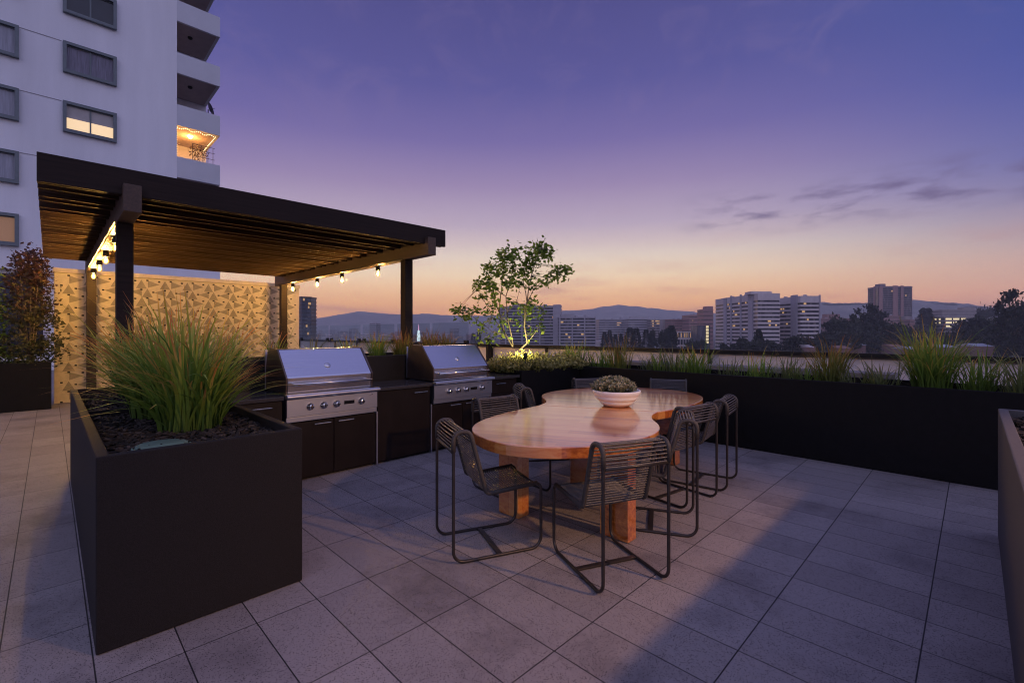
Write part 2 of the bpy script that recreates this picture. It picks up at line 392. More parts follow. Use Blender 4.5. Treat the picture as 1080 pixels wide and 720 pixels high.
# ------------------------------------------------------------------ sky
def sky():
    w = bpy.data.worlds.new('World'); bpy.context.scene.world = w; w.use_nodes = True
    nt = w.node_tree; bg = nt.nodes['Background']
    tc = N(nt, 'ShaderNodeTexCoord')
    nrm = N(nt, 'ShaderNodeVectorMath', operation='NORMALIZE'); nt.links.new(tc.outputs['Generated'], nrm.inputs[0])
    sep = N(nt, 'ShaderNodeSeparateXYZ'); nt.links.new(nrm.outputs[0], sep.inputs[0])
    flat = N(nt, 'ShaderNodeVectorMath', operation='MULTIPLY'); flat.inputs[1].default_value = (1, 1, 0); nt.links.new(nrm.outputs[0], flat.inputs[0])
    fn = N(nt, 'ShaderNodeVectorMath', operation='NORMALIZE'); nt.links.new(flat.outputs[0], fn.inputs[0])
    az = math.radians(45 + 3)   # where the sun went down
    dt = N(nt, 'ShaderNodeVectorMath', operation='DOT_PRODUCT'); dt.inputs[1].default_value = (math.cos(az), math.sin(az), 0); nt.links.new(fn.outputs[0], dt.inputs[0])
    z = sep.outputs['Z']
    # colours of the sky above the layer of haze it is seen through
    def above(zz, r, g, b_):
        T = math.exp(-HAZE * min(6600.0, 320.0 / max(zz, 1e-3)))
        c = srgb(r, g, b_)
        return (zz, tuple(max(0.01, (c[k] - (1 - T) * HAZE_GLOW[k]) / T) for k in range(3)))
    A = ramp(nt, z, [above(*q) for q in [(0.0, 214, 150, 116), (0.04, 222, 163, 120), (0.075, 230, 180, 138), (0.12, 236, 207, 175), (0.16, 224, 205, 190), (0.19, 207, 187, 188), (0.225, 186, 168, 186),
                     (0.30, 157, 138, 174), (0.38, 123, 111, 164), (0.47, 97, 93, 152)]] + [(0.58, srgb(78, 77, 140)), (0.75, srgb(110, 112, 170)), (1.0, srgb(140, 142, 205))])
    B = ramp(nt, z, [above(*q) for q in [(0.0, 182, 136, 130), (0.04, 202, 153, 136), (0.083, 200, 163, 150), (0.13, 180, 156, 160), (0.17, 152, 140, 165), (0.203, 130, 123, 163),
                     (0.25, 106, 107, 163), (0.34, 83, 92, 159), (0.45, 75, 87, 152)]] + [(0.60, srgb(84, 94, 156)), (0.78, srgb(110, 112, 170)), (1.0, srgb(140, 142, 205))])
    D = ramp(nt, z, [(0.0, srgb(180, 170, 200)), (0.10, srgb(215, 196, 225)), (0.3, srgb(206, 206, 250)), (0.6, srgb(188, 192, 248)), (1.0, srgb(140, 142, 205))])
    mr = N(nt, 'ShaderNodeMapRange', interpolation_type='SMOOTHSTEP'); mr.inputs['From Min'].default_value = 0.52; mr.inputs['From Max'].default_value = 0.99
    nt.links.new(dt.outputs['Value'], mr.inputs['Value'])
    mr2 = N(nt, 'ShaderNodeMapRange', interpolation_type='SMOOTHSTEP'); mr2.inputs['From Min'].default_value = -0.35; mr2.inputs['From Max'].default_value = 0.25
    nt.links.new(dt.outputs['Value'], mr2.inputs['Value'])
    x1 = N(nt, 'ShaderNodeMix', data_type='RGBA'); nt.links.new(mr.outputs[0], x1.inputs[0]); nt.links.new(B, x1.inputs[6]); nt.links.new(A, x1.inputs[7])
    x2 = N(nt, 'ShaderNodeMix', data_type='RGBA'); nt.links.new(mr2.outputs[0], x2.inputs[0]); nt.links.new(D, x2.inputs[6]); nt.links.new(x1.outputs[2], x2.inputs[7])
    # thin streaky cloud and a few small dark puffs
    mp = N(nt, 'ShaderNodeMapping'); mp.inputs['Scale'].default_value = (2.4, 2.4, 16); mp.inputs['Location'].default_value = (0.3, 1.7, 0.4)
    nt.links.new(nrm.outputs[0], mp.inputs['Vector'])
    n1 = N(nt, 'ShaderNodeTexNoise', i_Scale=1.6, i_Detail=7.0, i_Roughness=0.55, i_Distortion=0.4); nt.links.new(mp.outputs[0], n1.inputs['Vector'])
    c1 = ramp(nt, n1.outputs['Fac'], [(0.54, (0, 0, 0)), (0.72, (1, 1, 1))])
    low = ramp(nt, z, [(0.0, (0.55,) * 3), (0.10, (0.5,) * 3), (0.17, (0.1,) * 3), (0.3, (0.0,) * 3)])
    ml = N(nt, 'ShaderNodeMix', data_type='RGBA', blend_type='MULTIPLY'); ml.inputs[0].default_value = 1; nt.links.new(c1, ml.inputs[6]); nt.links.new(low, ml.inputs[7])
    x3 = N(nt, 'ShaderNodeMix', data_type='RGBA'); x3.inputs[7].default_value = srgb(205, 140, 130)
    nt.links.new(ml.outputs[2], x3.inputs[0]); nt.links.new(x2.outputs[2], x3.inputs[6])
    # puffs: a band on the right at low elevation
    def win(sock, a, b_, c, d):
        return ramp(nt, sock, [(a, (0, 0, 0)), (b_, (1, 1, 1)), (c, (1, 1, 1)), (d, (0, 0, 0))])
    band = win(z, 0.180, 0.212, 0.240, 0.275)
    azr = math.radians(45 - 39.5)
    d2 = N(nt, 'ShaderNodeVectorMath', operation='DOT_PRODUCT'); d2.inputs[1].default_value = (math.cos(azr), math.sin(azr), 0); nt.links.new(fn.outputs[0], d2.inputs[0])
    side = ramp(nt, d2.outputs['Value'], [(0.935, (0, 0, 0)), (0.975, (1, 1, 1))])
    mp2 = N(nt, 'ShaderNodeMapping'); mp2.inputs['Scale'].default_value = (9, 9, 34); nt.links.new(nrm.outputs[0], mp2.inputs['Vector'])
    n2 = N(nt, 'ShaderNodeTexNoise', i_Scale=1.5, i_Detail=6.0, i_Roughness=0.6); nt.links.new(mp2.outputs[0], n2.inputs['Vector'])
    c2 = ramp(nt, n2.outputs['Fac'], [(0.46, (0, 0, 0)), (0.68, (0.72, 0.72, 0.72))])
    q = N(nt, 'ShaderNodeMix', data_type='RGBA', blend_type='MULTIPLY'); q.inputs[0].default_value = 1; nt.links.new(band, q.inputs[6]); nt.links.new(side, q.inputs[7])
    q2 = N(nt, 'ShaderNodeMix', data_type='RGBA', blend_type='MULTIPLY'); q2.inputs[0].default_value = 1; nt.links.new(q.outputs[2], q2.inputs[6]); nt.links.new(c2, q2.inputs[7])
    x4 = N(nt, 'ShaderNodeMix', data_type='RGBA'); x4.inputs[7].default_value = srgb(104, 90, 130)
    nt.links.new(q2.outputs[2], x4.inputs[0]); nt.links.new(x3.outputs[2], x4.inputs[6])
    # wispy high cloud
    mp3 = N(nt, 'ShaderNodeMapping'); mp3.inputs['Scale'].default_value = (3, 5, 6); mp3.inputs['Rotation'].default_value = (0.3, 0.2, 0.7); nt.links.new(nrm.outputs[0], mp3.inputs['Vector'])
    n3 = N(nt, 'ShaderNodeTexNoise', i_Scale=2.2, i_Detail=9.0, i_Roughness=0.7, i_Distortion=0.8); nt.links.new(mp3.outputs[0], n3.inputs['Vector'])
    c3 = ramp(nt, n3.outputs['Fac'], [(0.50, (0, 0, 0)), (0.78, (0.30,) * 3)])
    hi = ramp(nt, z, [(0.22, (0, 0, 0)), (0.45, (1, 1, 1))])
    q3 = N(nt, 'ShaderNodeMix', data_type='RGBA', blend_type='MULTIPLY'); q3.inputs[0].default_value = 1; nt.links.new(c3, q3.inputs[6]); nt.links.new(hi, q3.inputs[7])
    x5 = N(nt, 'ShaderNodeMix', data_type='RGBA'); x5.inputs[7].default_value = srgb(138, 120, 165)
    nt.links.new(q3.outputs[2], x5.inputs[0]); nt.links.new(x4.outputs[2], x5.inputs[6])
    nt.links.new(x5.outputs[2], bg.inputs['Color'])
    bg.inputs['Strength'].default_value = 1.0
sky()

# ------------------------------------------------------------------ camera
cam = bpy.data.cameras.new('camera'); co = bpy.data.objects.new('camera', cam); C.objects.link(co)
co.location = (0, 0, EYE); co.rotation_euler = (PI / 2, 0, -PI / 4)
cam.sensor_width = 36; cam.lens = 488 / 1080 * 36; cam.shift_y = -9 / 1080
cam.clip_start = 0.05; cam.clip_end = 40000
bpy.context.scene.camera = co

# ------------------------------------------------------------------ terrace setting
b = MB(); b.box(-9, 8.28, -7, 26, -0.30, 0.0)
tag(b.build('terrace_floor', M['paving']), kind='structure')
b = MB(); b.box(-8.9, 8.27, -6.9, 25.9, -25.0, -0.302)
tag(b.build('podium_building', M['stucco']), 'pale podium storeys carrying the roof terrace, below the paved deck', 'building')
b = MB(); b.box(-9000, 9000, -9000, 9000, -25.6, -25.0)
tag(b.build('city_ground', M['land']), kind='structure')

# parapet with rail
t = thing('parapet_wall', 'long pinkish white parapet wall along the terrace edge, topped by a black rail', 'wall', (8.3, 9, 0))
b = MB(); b.box(8.34, 8.56, -7, 26, -0.3, 1.10); b.build('wall_body', M['parapet'], t, bevel=0.01)
b = MB(); b.box(8.24, 8.31, -7, 26, 1.135, 1.19); b.build('top_rail', M['blackmetal'], t, bevel=0.006)
b = MB(); b.box(8.32, 8.60, -7, 26, 1.104, 1.145); b.build('coping', M['coping'], t, bevel=0.006)
y = -6.2
while y < 25:
    b = MB(); b.box(8.25, 8.30, y, y + 0.05, 0.0, 1.133); b.build('rail_post', M['blackmetal'], t)
    y += 1.9
b = MB()   # taller end post where the glass begins
b.box(8.10, 8.19, 8.98, 9.07, 0.0, 1.33); 
tag(b.build('guard_post', M['blackmetal'], bevel=0.006), 'short thick black post standing just right of the second grill, by the parapet', 'post')
gl = [('second', 9.9, 11.6), ('third', 11.75, 13.6), ('fourth', 13.8, 16.0), ('fifth', 16.2, 18.8), ('last', 19.0, 22.0)]
desc = ['clear glass wind panel nearest the lit tree, above the rail', 'clear glass wind panel left of the one by the lit tree', 'clear glass wind panel beyond the gap between the grills',
        'clear glass wind panel behind the first grill', 'farthest clear glass wind panel, by the patterned wall']
for (nm, y0, y1), dd in zip(gl, desc):
    t = thing('wind_screen', dd, 'glass panel', (8.2, (y0 + y1) / 2, 1.2), 'glass wind panels on the parapet')
    b = MB(); b.box(8.195, 8.207, y0, y1, 0.15, 1.78); b.build('pane', M['glass'], t)
    for yy in (y0 + 0.1, y1 - 0.1):
        b = MB(); b.box(8.16, 8.245, yy - 0.07, yy + 0.07, 1.13, 1.27); b.build('clamp', M['blackmetal'], t, bevel=0.006)
t = thing('bench_ledge', 'low grey timber ledge behind the long planter, in front of the parapet', 'ledge', (7.6, 2.6, 0))
b = MB(); b.box(7.42, 7.80, 0.70, 4.6, 0.90, 0.965); b.build('top_slab', M['coping'], t, bevel=0.008)
for yy in (0.8, 2.5, 4.3):
    b = MB(); b.box(7.5, 7.7, yy, yy + 0.1, 0.0, 0.898); b.build('leg', M['blackmetal'], t)

# ------------------------------------------------------------------ planters
def planter(name, label, x0, x1, y0, y1, h, mat, wall=0.05, soil=0.07, divs=()):
    t = thing(name, label, 'planter', ((x0 + x1) / 2, (y0 + y1) / 2, 0))
    bm = bmesh.new()
    o = [bm.verts.new(p) for p in ((x0, y0, 0.004), (x1, y0, 0.004), (x1, y1, 0.004), (x0, y1, 0.004))]
    T = [bm.verts.new((v.co.x, v.co.y, h)) for v in o]
    q = [(x0 + wall, y0 + wall), (x1 - wall, y0 + wall), (x1 - wall, y1 - wall), (x0 + wall, y1 - wall)]
    I = [bm.verts.new((a, c, h)) for a, c in q]; J = [bm.verts.new((a, c, h - soil - 0.1)) for a, c in q]
    bm.faces.new(o[::-1])
    for i in range(4):
        j = (i + 1) % 4
        bm.faces.new((o[i], o[j], T[j], T[i])); bm.faces.new((T[i], T[j], I[j], I[i])); bm.faces.new((I[i], I[j], J[j], J[i]))
    me = bpy.data.meshes.new('box'); 
    bm.normal_update()
    bm.to_mesh(me); bm.free(); me.materials.append(mat)
    ob = bpy.data.objects.new('shell', me); C.objects.link(ob); ob.parent = t
    for v in me.vertices: v.co -= t.location
    bv = ob.modifiers.new('bevel', 'BEVEL'); bv.width = 0.006; bv.segments = 2; bv.limit_method = 'ANGLE'
    b = MB()
    nx = max(2, int((x1 - x0) / 0.12)); ny = max(2, int((y1 - y0) / 0.12))
    vs = []
    for j in range(ny + 1):
        for i in range(nx + 1):
            vs.append((x0 + wall + (x1 - x0 - 2 * wall) * i / nx, y0 + wall + (y1 - y0 - 2 * wall) * j / ny, h - soil + random.uniform(-0.02, 0.012)))
    b.add(vs, [(j * (nx + 1) + i, j * (nx + 1) + i + 1, (j + 1) * (nx + 1) + i + 1, (j + 1) * (nx + 1) + i) for j in range(ny) for i in range(nx)], smooth=True)
    b.build('soil', M['mulch'], t)
    for d in divs:
        b = MB(); b.box(x0 + wall + 0.001, x1 - wall - 0.001, d, d + 0.035, h - 0.16, h - 0.006); b.build('crossbar', mat, t, bevel=0.004)
    return t
planter('planter', 'large dark aggregate planter in the left foreground holding tall grass', 0.15, 1.07, 2.84, 6.45, 0.911, M['planter_rough'], divs=(4.61,))
planter('planter', 'long low black planter along the right side, filled with grass clumps', 6.30, 7.15, -3.5, 5.55, 0.925, M['planter'])
planter('planter', 'black planter under the lit tree, full of low bushes, beside the kitchen counter', 4.90, 6.295, 4.70, 5.55, 0.92, M['planter'])
planter('planter', 'raised black planter wall rising behind the grills', 1.09, 4.45, 5.36, 6.20, 1.19, M['blackmetal'])
planter('planter', 'charcoal aggregate planter, lightened as if lit, cut off by the right edge of the picture', 1.25, 4.90, -1.05, -0.12, 0.93, M['planter_lit'])
planter('planter', 'black planter at the far left, under the reddish shrub', -6.0, 0.03, 12.7, 13.5, 0.91, M['planter'])

def chips(x0, x1, y0, y1, z, n, name='mulch'):
    b = MB()
    for _ in range(n):
        c = Vector((random.uniform(x0, x1), random.uniform(y0, y1), z + random.uniform(-0.01, 0.02)))
        m = Matrix.Translation(c) @ Matrix.Rotation(random.uniform(0, 6.3), 4, 'Z') @ Matrix.Rotation(random.uniform(-.5, .5), 4, 'X') @ Matrix.Rotation(random.uniform(-.4, .4), 4, 'Y')
        l = random.uniform(0.012, 0.035); w = random.uniform(0.004, 0.011); h = random.uniform(0.002, 0.005)
        b.box(-l, l, -w, w, -h, h, m, random.random() ** 2)
    return tag(b.build(name, M['chip']), 'dark bark chips covering the soil', 'mulch', kind='stuff')
chips(0.21, 1.01, 2.90, 6.35, 0.845, 5200)['label'] = 'dark bark chips on the soil of the left foreground planter'
chips(1.3, 4.84, -1.0, -0.18, 0.87, 3500)['label'] = 'dark bark chips in the lightened planter at the right edge'
t = thing('valve_cover', 'oval pale green irrigation cover lying on the bark in the left planter', 'cover', (0.44, 3.17, 0.85))
b = MB(); b.lathe([(0.0, 0.872), (0.11, 0.872), (0.118, 0.866), (0.122, 0.84)], 0.44, 3.17, 32)
ob = b.build('lid', M['valve'], t)
b = MB(); b.lathe([(0.124, 0.84), (0.124, 0.862), (0.134, 0.862), (0.134, 0.84)], 0.44, 3.17, 32); b.build('ring', M['valve'], t)

# ------------------------------------------------------------------ grasses
def clump_mesh(n, h, spread, lean, wd=0.006, tip=1.0, seed=0, base=0.10, segs=6):
    rnd = random.Random(seed); b = MB()
    for _ in range(n):
        a = rnd.uniform(0, 2 * PI); r0 = base * math.sqrt(rnd.random())
        x, y = r0 * math.cos(a), r0 * math.sin(a)
        a2 = a + rnd.uniform(-0.9, 0.9)
        L = h * (rnd.uniform(0.5, 0.95) if rnd.random() < .8 else rnd.uniform(.8, 1.15)); ln = lean * rnd.uniform(0.1, 1.0) ** 1.3 * spread
        bend = rnd.uniform(0.0, 1.0) ** 3 * 0.6
        w = wd * rnd.uniform(0.6, 1.2); sx, sy = -math.sin(a2 + rnd.uniform(-.7, .7)), math.cos(a2)
        ph = rnd.uniform(-0.35, 0.3); wob = rnd.uniform(-0.03, 0.03)
        vs = []; cs = []
        for k in range(segs + 1):
            q = k / segs
            out = ln * (q ** 1.7) + bend * q ** 3.5 * L
            z = L * (q - 0.42 * (ln / max(L, .01)) ** 2 * q * q - bend * 0.55 * q ** 4)
            px = x + math.cos(a2) * out + sx * wob * math.sin(q * 3); py = y + math.sin(a2) * out + sy * wob * math.sin(q * 3)
            ww = w * (1 - q ** 4.5) * 0.5 + 0.0005
            vs += [(px + sx * ww, py + sy * ww, z), (px - sx * ww, py - sy * ww, z + 0.0)]
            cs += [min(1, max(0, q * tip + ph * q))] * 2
        b.add(vs, [(2 * k, 2 * k + 1, 2 * k + 3, 2 * k + 2) for k in range(segs)], cs, smooth=True)
    return b

def clump(name, label, loc, n, h, spread, mat, wd=0.006, tip=1.0, seed=0, base=0.1, rz=0, cat='grass clump', group=None, lean=1.0):
    b = clump_mesh(n, h, spread, lean, wd, tip, seed, base)
    o = b.build(name, mat)
    o.location = loc; o.rotation_euler = (0, 0, rz)
    return tag(o, label, cat, group)

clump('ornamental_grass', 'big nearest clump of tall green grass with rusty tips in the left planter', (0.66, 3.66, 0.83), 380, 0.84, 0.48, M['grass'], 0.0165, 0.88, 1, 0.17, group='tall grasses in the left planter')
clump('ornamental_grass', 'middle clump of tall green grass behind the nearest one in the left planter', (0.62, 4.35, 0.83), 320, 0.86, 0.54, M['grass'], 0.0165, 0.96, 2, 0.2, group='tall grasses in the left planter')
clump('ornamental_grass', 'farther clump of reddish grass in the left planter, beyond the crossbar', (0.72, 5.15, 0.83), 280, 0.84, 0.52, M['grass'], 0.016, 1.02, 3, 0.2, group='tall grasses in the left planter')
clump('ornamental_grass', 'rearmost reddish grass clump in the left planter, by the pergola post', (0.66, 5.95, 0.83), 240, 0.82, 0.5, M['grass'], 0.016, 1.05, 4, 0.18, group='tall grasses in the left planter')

# clumps in the long right planter: (Y, n, h, spread, mat, label)
rp = [
 (5.05, 90, .42, .22, 'grass', 'bright green clump in the corner of the long planter, behind the bowl'),
 (4.55, 60, .36, .22, 'grass', 'loose green clump just right of the corner clump'),
 (4.05, 85, .48, .20, 'grass_dry', 'rusty upright clump above the far chair back'),
 (3.62, 45, .30, .22, 'grass_pale', 'small pale clump right of the rusty upright one'),
 (3.22, 60, .36, .24, 'grass_pale', 'pale loose clump over the end of the table'),
 (2.78, 85, .42, .26, 'grass', 'wide green and straw clump above the right hand chairs'),
 (2.42, 35, .27, .2, 'grass_pale', 'thin straw clump left of the ledge end'),
 (1.98, 55, .34, .20, 'grass', 'slim green clump in front of the grey ledge'),
 (1.66, 60, .33, .20, 'grass_pale', 'short olive clump in front of the grey ledge'),
 (1.24, 150, .46, .28, 'grass_dry', 'orange tipped clump at the right end of the grey ledge'),
 (0.74, 60, .32, .24, 'grass_pale', 'sparse pale clump left of the biggest clump'),
 (0.32, 330, .58, .34, 'grass', 'biggest clump of the long planter, dense green with orange tips'),
 (5.35, 60, .34, .2, 'grass_pale', 'pale clump at the far end of the long planter'), (4.8, 50, .33, .2, 'grass_pale', 'straw wisps between the corner clump and its neighbour'), (4.3, 55, .34, .2, 'grass', 'green wisps left of the rusty upright clump'),
 (3.42, 40, .30, .2, 'grass', 'low green wisps between the two pale clumps over the table end'), (3.0, 50, .34, .2, 'grass', 'green tuft left of the wide green and straw clump'), (2.2, 30, .26, .2, 'grass', 'tiny green tuft left of the slim green one'), (1.45, 40, .28, .2, 'grass', 'small green tuft left of the orange tipped clump'), (0.98, 40, .26, .2, 'grass_pale', 'thin dry tuft right of the orange tipped clump'),
 (-0.02, 100, .40, .30, 'grass', 'leaning green clump right of the biggest one'),
 (-0.34, 110, .42, .32, 'grass_pale', 'straw coloured clump at the right picture edge'),
 (-0.75, 90, .40, .3, 'grass', 'green clump past the right picture edge'),
]
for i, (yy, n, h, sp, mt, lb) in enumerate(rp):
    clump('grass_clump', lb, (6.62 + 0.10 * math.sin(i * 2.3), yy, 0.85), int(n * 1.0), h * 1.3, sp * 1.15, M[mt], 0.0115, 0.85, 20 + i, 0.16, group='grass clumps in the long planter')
# grasses behind the grills
bk = ['far left clump behind the first grill', 'clump behind the left end of the first grill', 'clump behind the middle of the first grill', 'clump behind the right end of the first grill',
      'upright green clump above the dark panel between the grills', 'dense rusty clump left of the slim pergola post', 'rusty clump right of the slim pergola post, behind the second grill', 'last clump behind the second grill']
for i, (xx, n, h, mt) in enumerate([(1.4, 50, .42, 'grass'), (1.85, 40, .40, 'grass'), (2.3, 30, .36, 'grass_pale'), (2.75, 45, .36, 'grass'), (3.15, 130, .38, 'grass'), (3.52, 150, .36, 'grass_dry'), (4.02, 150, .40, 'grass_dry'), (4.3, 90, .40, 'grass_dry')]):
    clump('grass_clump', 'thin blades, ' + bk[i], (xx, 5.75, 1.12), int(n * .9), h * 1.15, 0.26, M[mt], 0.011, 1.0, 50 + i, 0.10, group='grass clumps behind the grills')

# low bushes
def leafcloud(b, cen, rad, n, size, rnd, flat=1.0, tb=0.5):
    for _ in range(n):
        while True:
            p = Vector((rnd.uniform(-1, 1), rnd.uniform(-1, 1), rnd.uniform(-1, 1)))
            if p.length <= 1: break
        p = Vector((cen[0] + p.x * rad[0], cen[1] + p.y * rad[1], cen[2] + p.z * rad[2]))
        leaf(b, p, size * rnd.uniform(0.6, 1.3), rnd, min(1, max(0, rnd.gauss(tb, 0.22))))
def leaf(b, p, s, rnd, t, d=None):
    if d is None:
        d = Vector((rnd.gauss(0, 1), rnd.gauss(0, 1), rnd.gauss(0, 0.8)))
    d = d.normalized(); o = d.cross(Vector((rnd.gauss(0, 1), rnd.gauss(0, 1), rnd.gauss(0, 1)))).normalized()
    nrm = d.cross(o)
    b.add([p, p + d * s * 0.5 + o * s * 0.27 + nrm * s * 0.05, p + d * s, p + d * s * 0.5 - o * s * 0.27 + nrm * s * 0.05], [(0, 1, 2, 3)], [t] * 4)
def bush(label, cx, cy, z0, rx, ry, rz_, n, seed, mat='shrub', spiky=False):
    rnd = random.Random(seed); b = MB()
    for k in range(n):
        a = rnd.uniform(0, 2 * PI); rr = math.sqrt(rnd.random())
        x, y = cx + rx * rr * math.cos(a), cy + ry * rr * math.sin(a)
        top = z0 + 1.08 * rz_ * (1 - 0.55 * rr ** 2) * rnd.uniform(0.6, 1.1)
        lean = Vector((math.cos(a) * rr * 0.10 + rnd.uniform(-.05, .05), math.sin(a) * rr * .1 + rnd.uniform(-.05, .05), top - z0))
        base = Vector((x, y, z0))
        m = 9 if not spiky else 7
        for i in range(m):
            q = (i + 1.5) / m
            p = base + lean * q * 0.9
            d = Vector((rnd.gauss(0, 1), rnd.gauss(0, 1), rnd.uniform(0.2, 1.6)))
            leaf(b, p, (0.045 if not spiky else 0.06) * rnd.uniform(0.7, 1.3), rnd, min(1, max(0, q * 0.8 + rnd.uniform(-.25, .3))), d)
    tag(b.build('low_bush', M[mat]), label, 'bush', 'low bushes under the lit tree')
bush('low olive bush at the left end under the lit tree, touching the counter', 5.02, 5.10, 0.86, .20, .33, .28, 260, 1)
bush('brightly lit round yellow green bush at the foot of the slim tree', 5.22, 4.95, 0.86, .24, .24, .32, 300, 2)
bush('low olive bush just right of the tree trunk', 5.55, 5.05, 0.86, .24, .34, .26, 300, 3)
bush('feathery bush between the tree and the planter corner', 5.88, 5.05, 0.86, .24, .34, .24, 260, 4, spiky=True)
bush('pale feathery bush in the corner of the planters', 6.22, 5.0, 0.86, .26, .34, .23, 240, 5, spiky=True)
bush('low bush at the far corner behind the pale feathery one', 6.72, 5.35, 0.86, .26, .16, .24, 150, 6, spiky=True)

# slim lit tree
def slim_tree():
    rnd = random.Random(11)
    base = Vector((5.26, 5.10, 0.86))
    t = thing('slim_tree', 'slim multi stemmed tree with sparse leaves, lit green from below', 'tree', base)
    d0 = (5.26 + 5.10) / R2
    def P(px, py, dd=0.0):
        d = d0 + dd; r = (px - 540) / 488 * d
        return Vector(((d + r) / R2, (d - r) / R2, EYE - (py - 351) * d / 488))
    tr = MB(); lf = MB(); br = []
    fork = P(543, 374)
    tr.tube([base, P(545, 385), fork], [0.030, 0.026, 0.024], 8)
    stems = [
      ([(541, 366, 0), (532, 350, .1), (527, 330, .15), (529, 305, .2), (532, 280, .2), (530, 270, .2)], .015),
      ([(548, 368, 0), (556, 362, -.1), (553, 345, -.15), (556, 318, -.2), (560, 290, -.2), (570, 262, -.2)], .016),
      ([(541, 364, 0), (536, 340, -.1), (534, 312, -.1), (541, 285, 0), (544, 268, 0)], .012),
      ([(553, 345, -.15), (553, 325, -.3), (563, 305, -.4), (576, 293, -.4), (590, 290, -.4)], .008),
      ([(532, 350, .1), (520, 335, .25), (512, 318, .3), (503, 305, .3), (500, 300, .3)], .009),
      ([(527, 330, .15), (519, 310, .3), (515, 295, .3), (514, 280, .3)], .008),
      ([(536, 355, .1), (520, 350, -.3), (505, 338, -.4), (490, 328, -.4), (482, 327, -.4)], .007),
      ([(556, 362, -.1), (565, 350, -.3), (573, 335, -.4), (574, 322, -.4)], .006),
      ([(556, 318, -.2), (552, 300, .2), (553, 282, .25), (556, 272, .25)], .008),
      ([(534, 330, -.1), (545, 318, .2), (549, 300, .3)], .007)]
    for pts, r in stems:
        w = [P(*p) for p in pts]
        n = len(w); w2 = []
        for i in range(n - 1):
            for q in (0, .5): w2.append(w[i].lerp(w[i + 1], q) + Vector([rnd.uniform(-.008, .008) for _ in range(3)]))
        w2.append(w[-1])
        tr.tube(w2, [r * (1 - .75 * i / (len(w2) - 1)) for i in range(len(w2))], 6)
        br += w2[2:]
    cl = [(570, 262, 9, 60), (562, 272, 10, 60), (577, 268, 8, 35), (555, 284, 10, 50), (541, 268, 9, 50), (530, 272, 8, 45), (541, 284, 9, 40), (528, 284, 7, 35), (515, 282, 7, 30),
          (518, 292, 8, 35), (513, 302, 8, 32), (520, 308, 7, 25), (504, 300, 6, 20), (508, 312, 6, 18), (535, 300, 7, 26), (545, 298, 8, 28), (560, 298, 8, 24), (522, 322, 7, 22),
          (590, 288, 9, 42), (580, 293, 8, 30), (597, 284, 5, 18), (575, 300, 6, 8), (560, 318, 8, 16), (553, 328, 8, 22), (563, 334, 8, 16), (487, 328, 7, 22), (495, 334, 7, 16), (502, 326, 6, 12), (482, 326, 5, 12),
          (515, 334, 8, 12), (530, 338, 9, 14), (545, 340, 8, 12), (525, 350, 10, 14), (510, 346, 9, 12), (504, 355, 8, 9), (572, 345, 7, 10), (558, 352, 8, 12), (540, 318, 6, 10), (573, 325, 5, 7), (517, 360, 7, 6)]
    for px, py, rad, n in cl:
        c = P(px, py, rnd.uniform(-.35, .35)); rm = rad * d0 / 488
        near = min(br, key=lambda q: (q - c).length)
        for _ in range(3):
            e = c + Vector([rnd.gauss(0, .4) * rm for _ in range(3)])
            br_t = MB
            tw.tube([near, near.lerp(e, .5) + Vector((0, 0, .02)), e], [.004, .003, .0015], 4, caps=False) if False else lf_tw.append((near, e))
        for _ in range(int(n * 2.1)):
            p = c + Vector((rnd.gauss(0, .55), rnd.gauss(0, .55), rnd.gauss(0, .5))) * rm
            leaf(lf, p, rnd.uniform(.055, .10), rnd, rnd.random(), Vector((rnd.gauss(0, 1), rnd.gauss(0, 1), rnd.uniform(-.9, .8))))
    tb = tr
    for a, e in lf_tw:
        tb.tube([a, a.lerp(e, .5) + Vector((0, 0, .015)), e], [.0045, .003, .0015], 4, caps=False)
    tr.build('trunk', M['bark'], t)
    lf.build('crown', M['leaf'], t)
lf_tw = []
slim_tree()
# uplight at its foot
t = thing('garden_uplight', 'small black uplight spike in the soil below the slim tree', 'lamp', (5.08, 4.86, 0.85))
m = Matrix.Translation((5.02, 4.74, 1.14)) @ Matrix.Rotation(math.radians(12), 4, 'Y')
b = MB(); b.lathe([(0, -.05), (.025, -.05), (.03, .04), (.026, .04), (.024, .03), (0, .03)], seg=16, m=m); b.build('housing', M['blackmetal'], t)
b = MB(); b.tube([(5.02, 4.74, .84), (5.02, 4.74, 1.10)], .008); b.build('spike', M['blackmetal'], t)
L = bpy.data.lights.new('uplight_beam', 'SPOT'); L.energy = 48; L.color = (1.0, 0.90, 0.42); L.spot_size = math.radians(150); L.spot_blend = 1.0; L.shadow_soft_size = 0.03
lo = bpy.data.objects.new('uplight_beam', L); C.objects.link(lo); lo.location = (4.99, 4.72, 1.22)
lo.rotation_euler = (Vector((5.30, 5.14, 1.42)) - Vector((4.99, 4.72, 1.22))).to_track_quat('-Z', 'Y').to_euler()

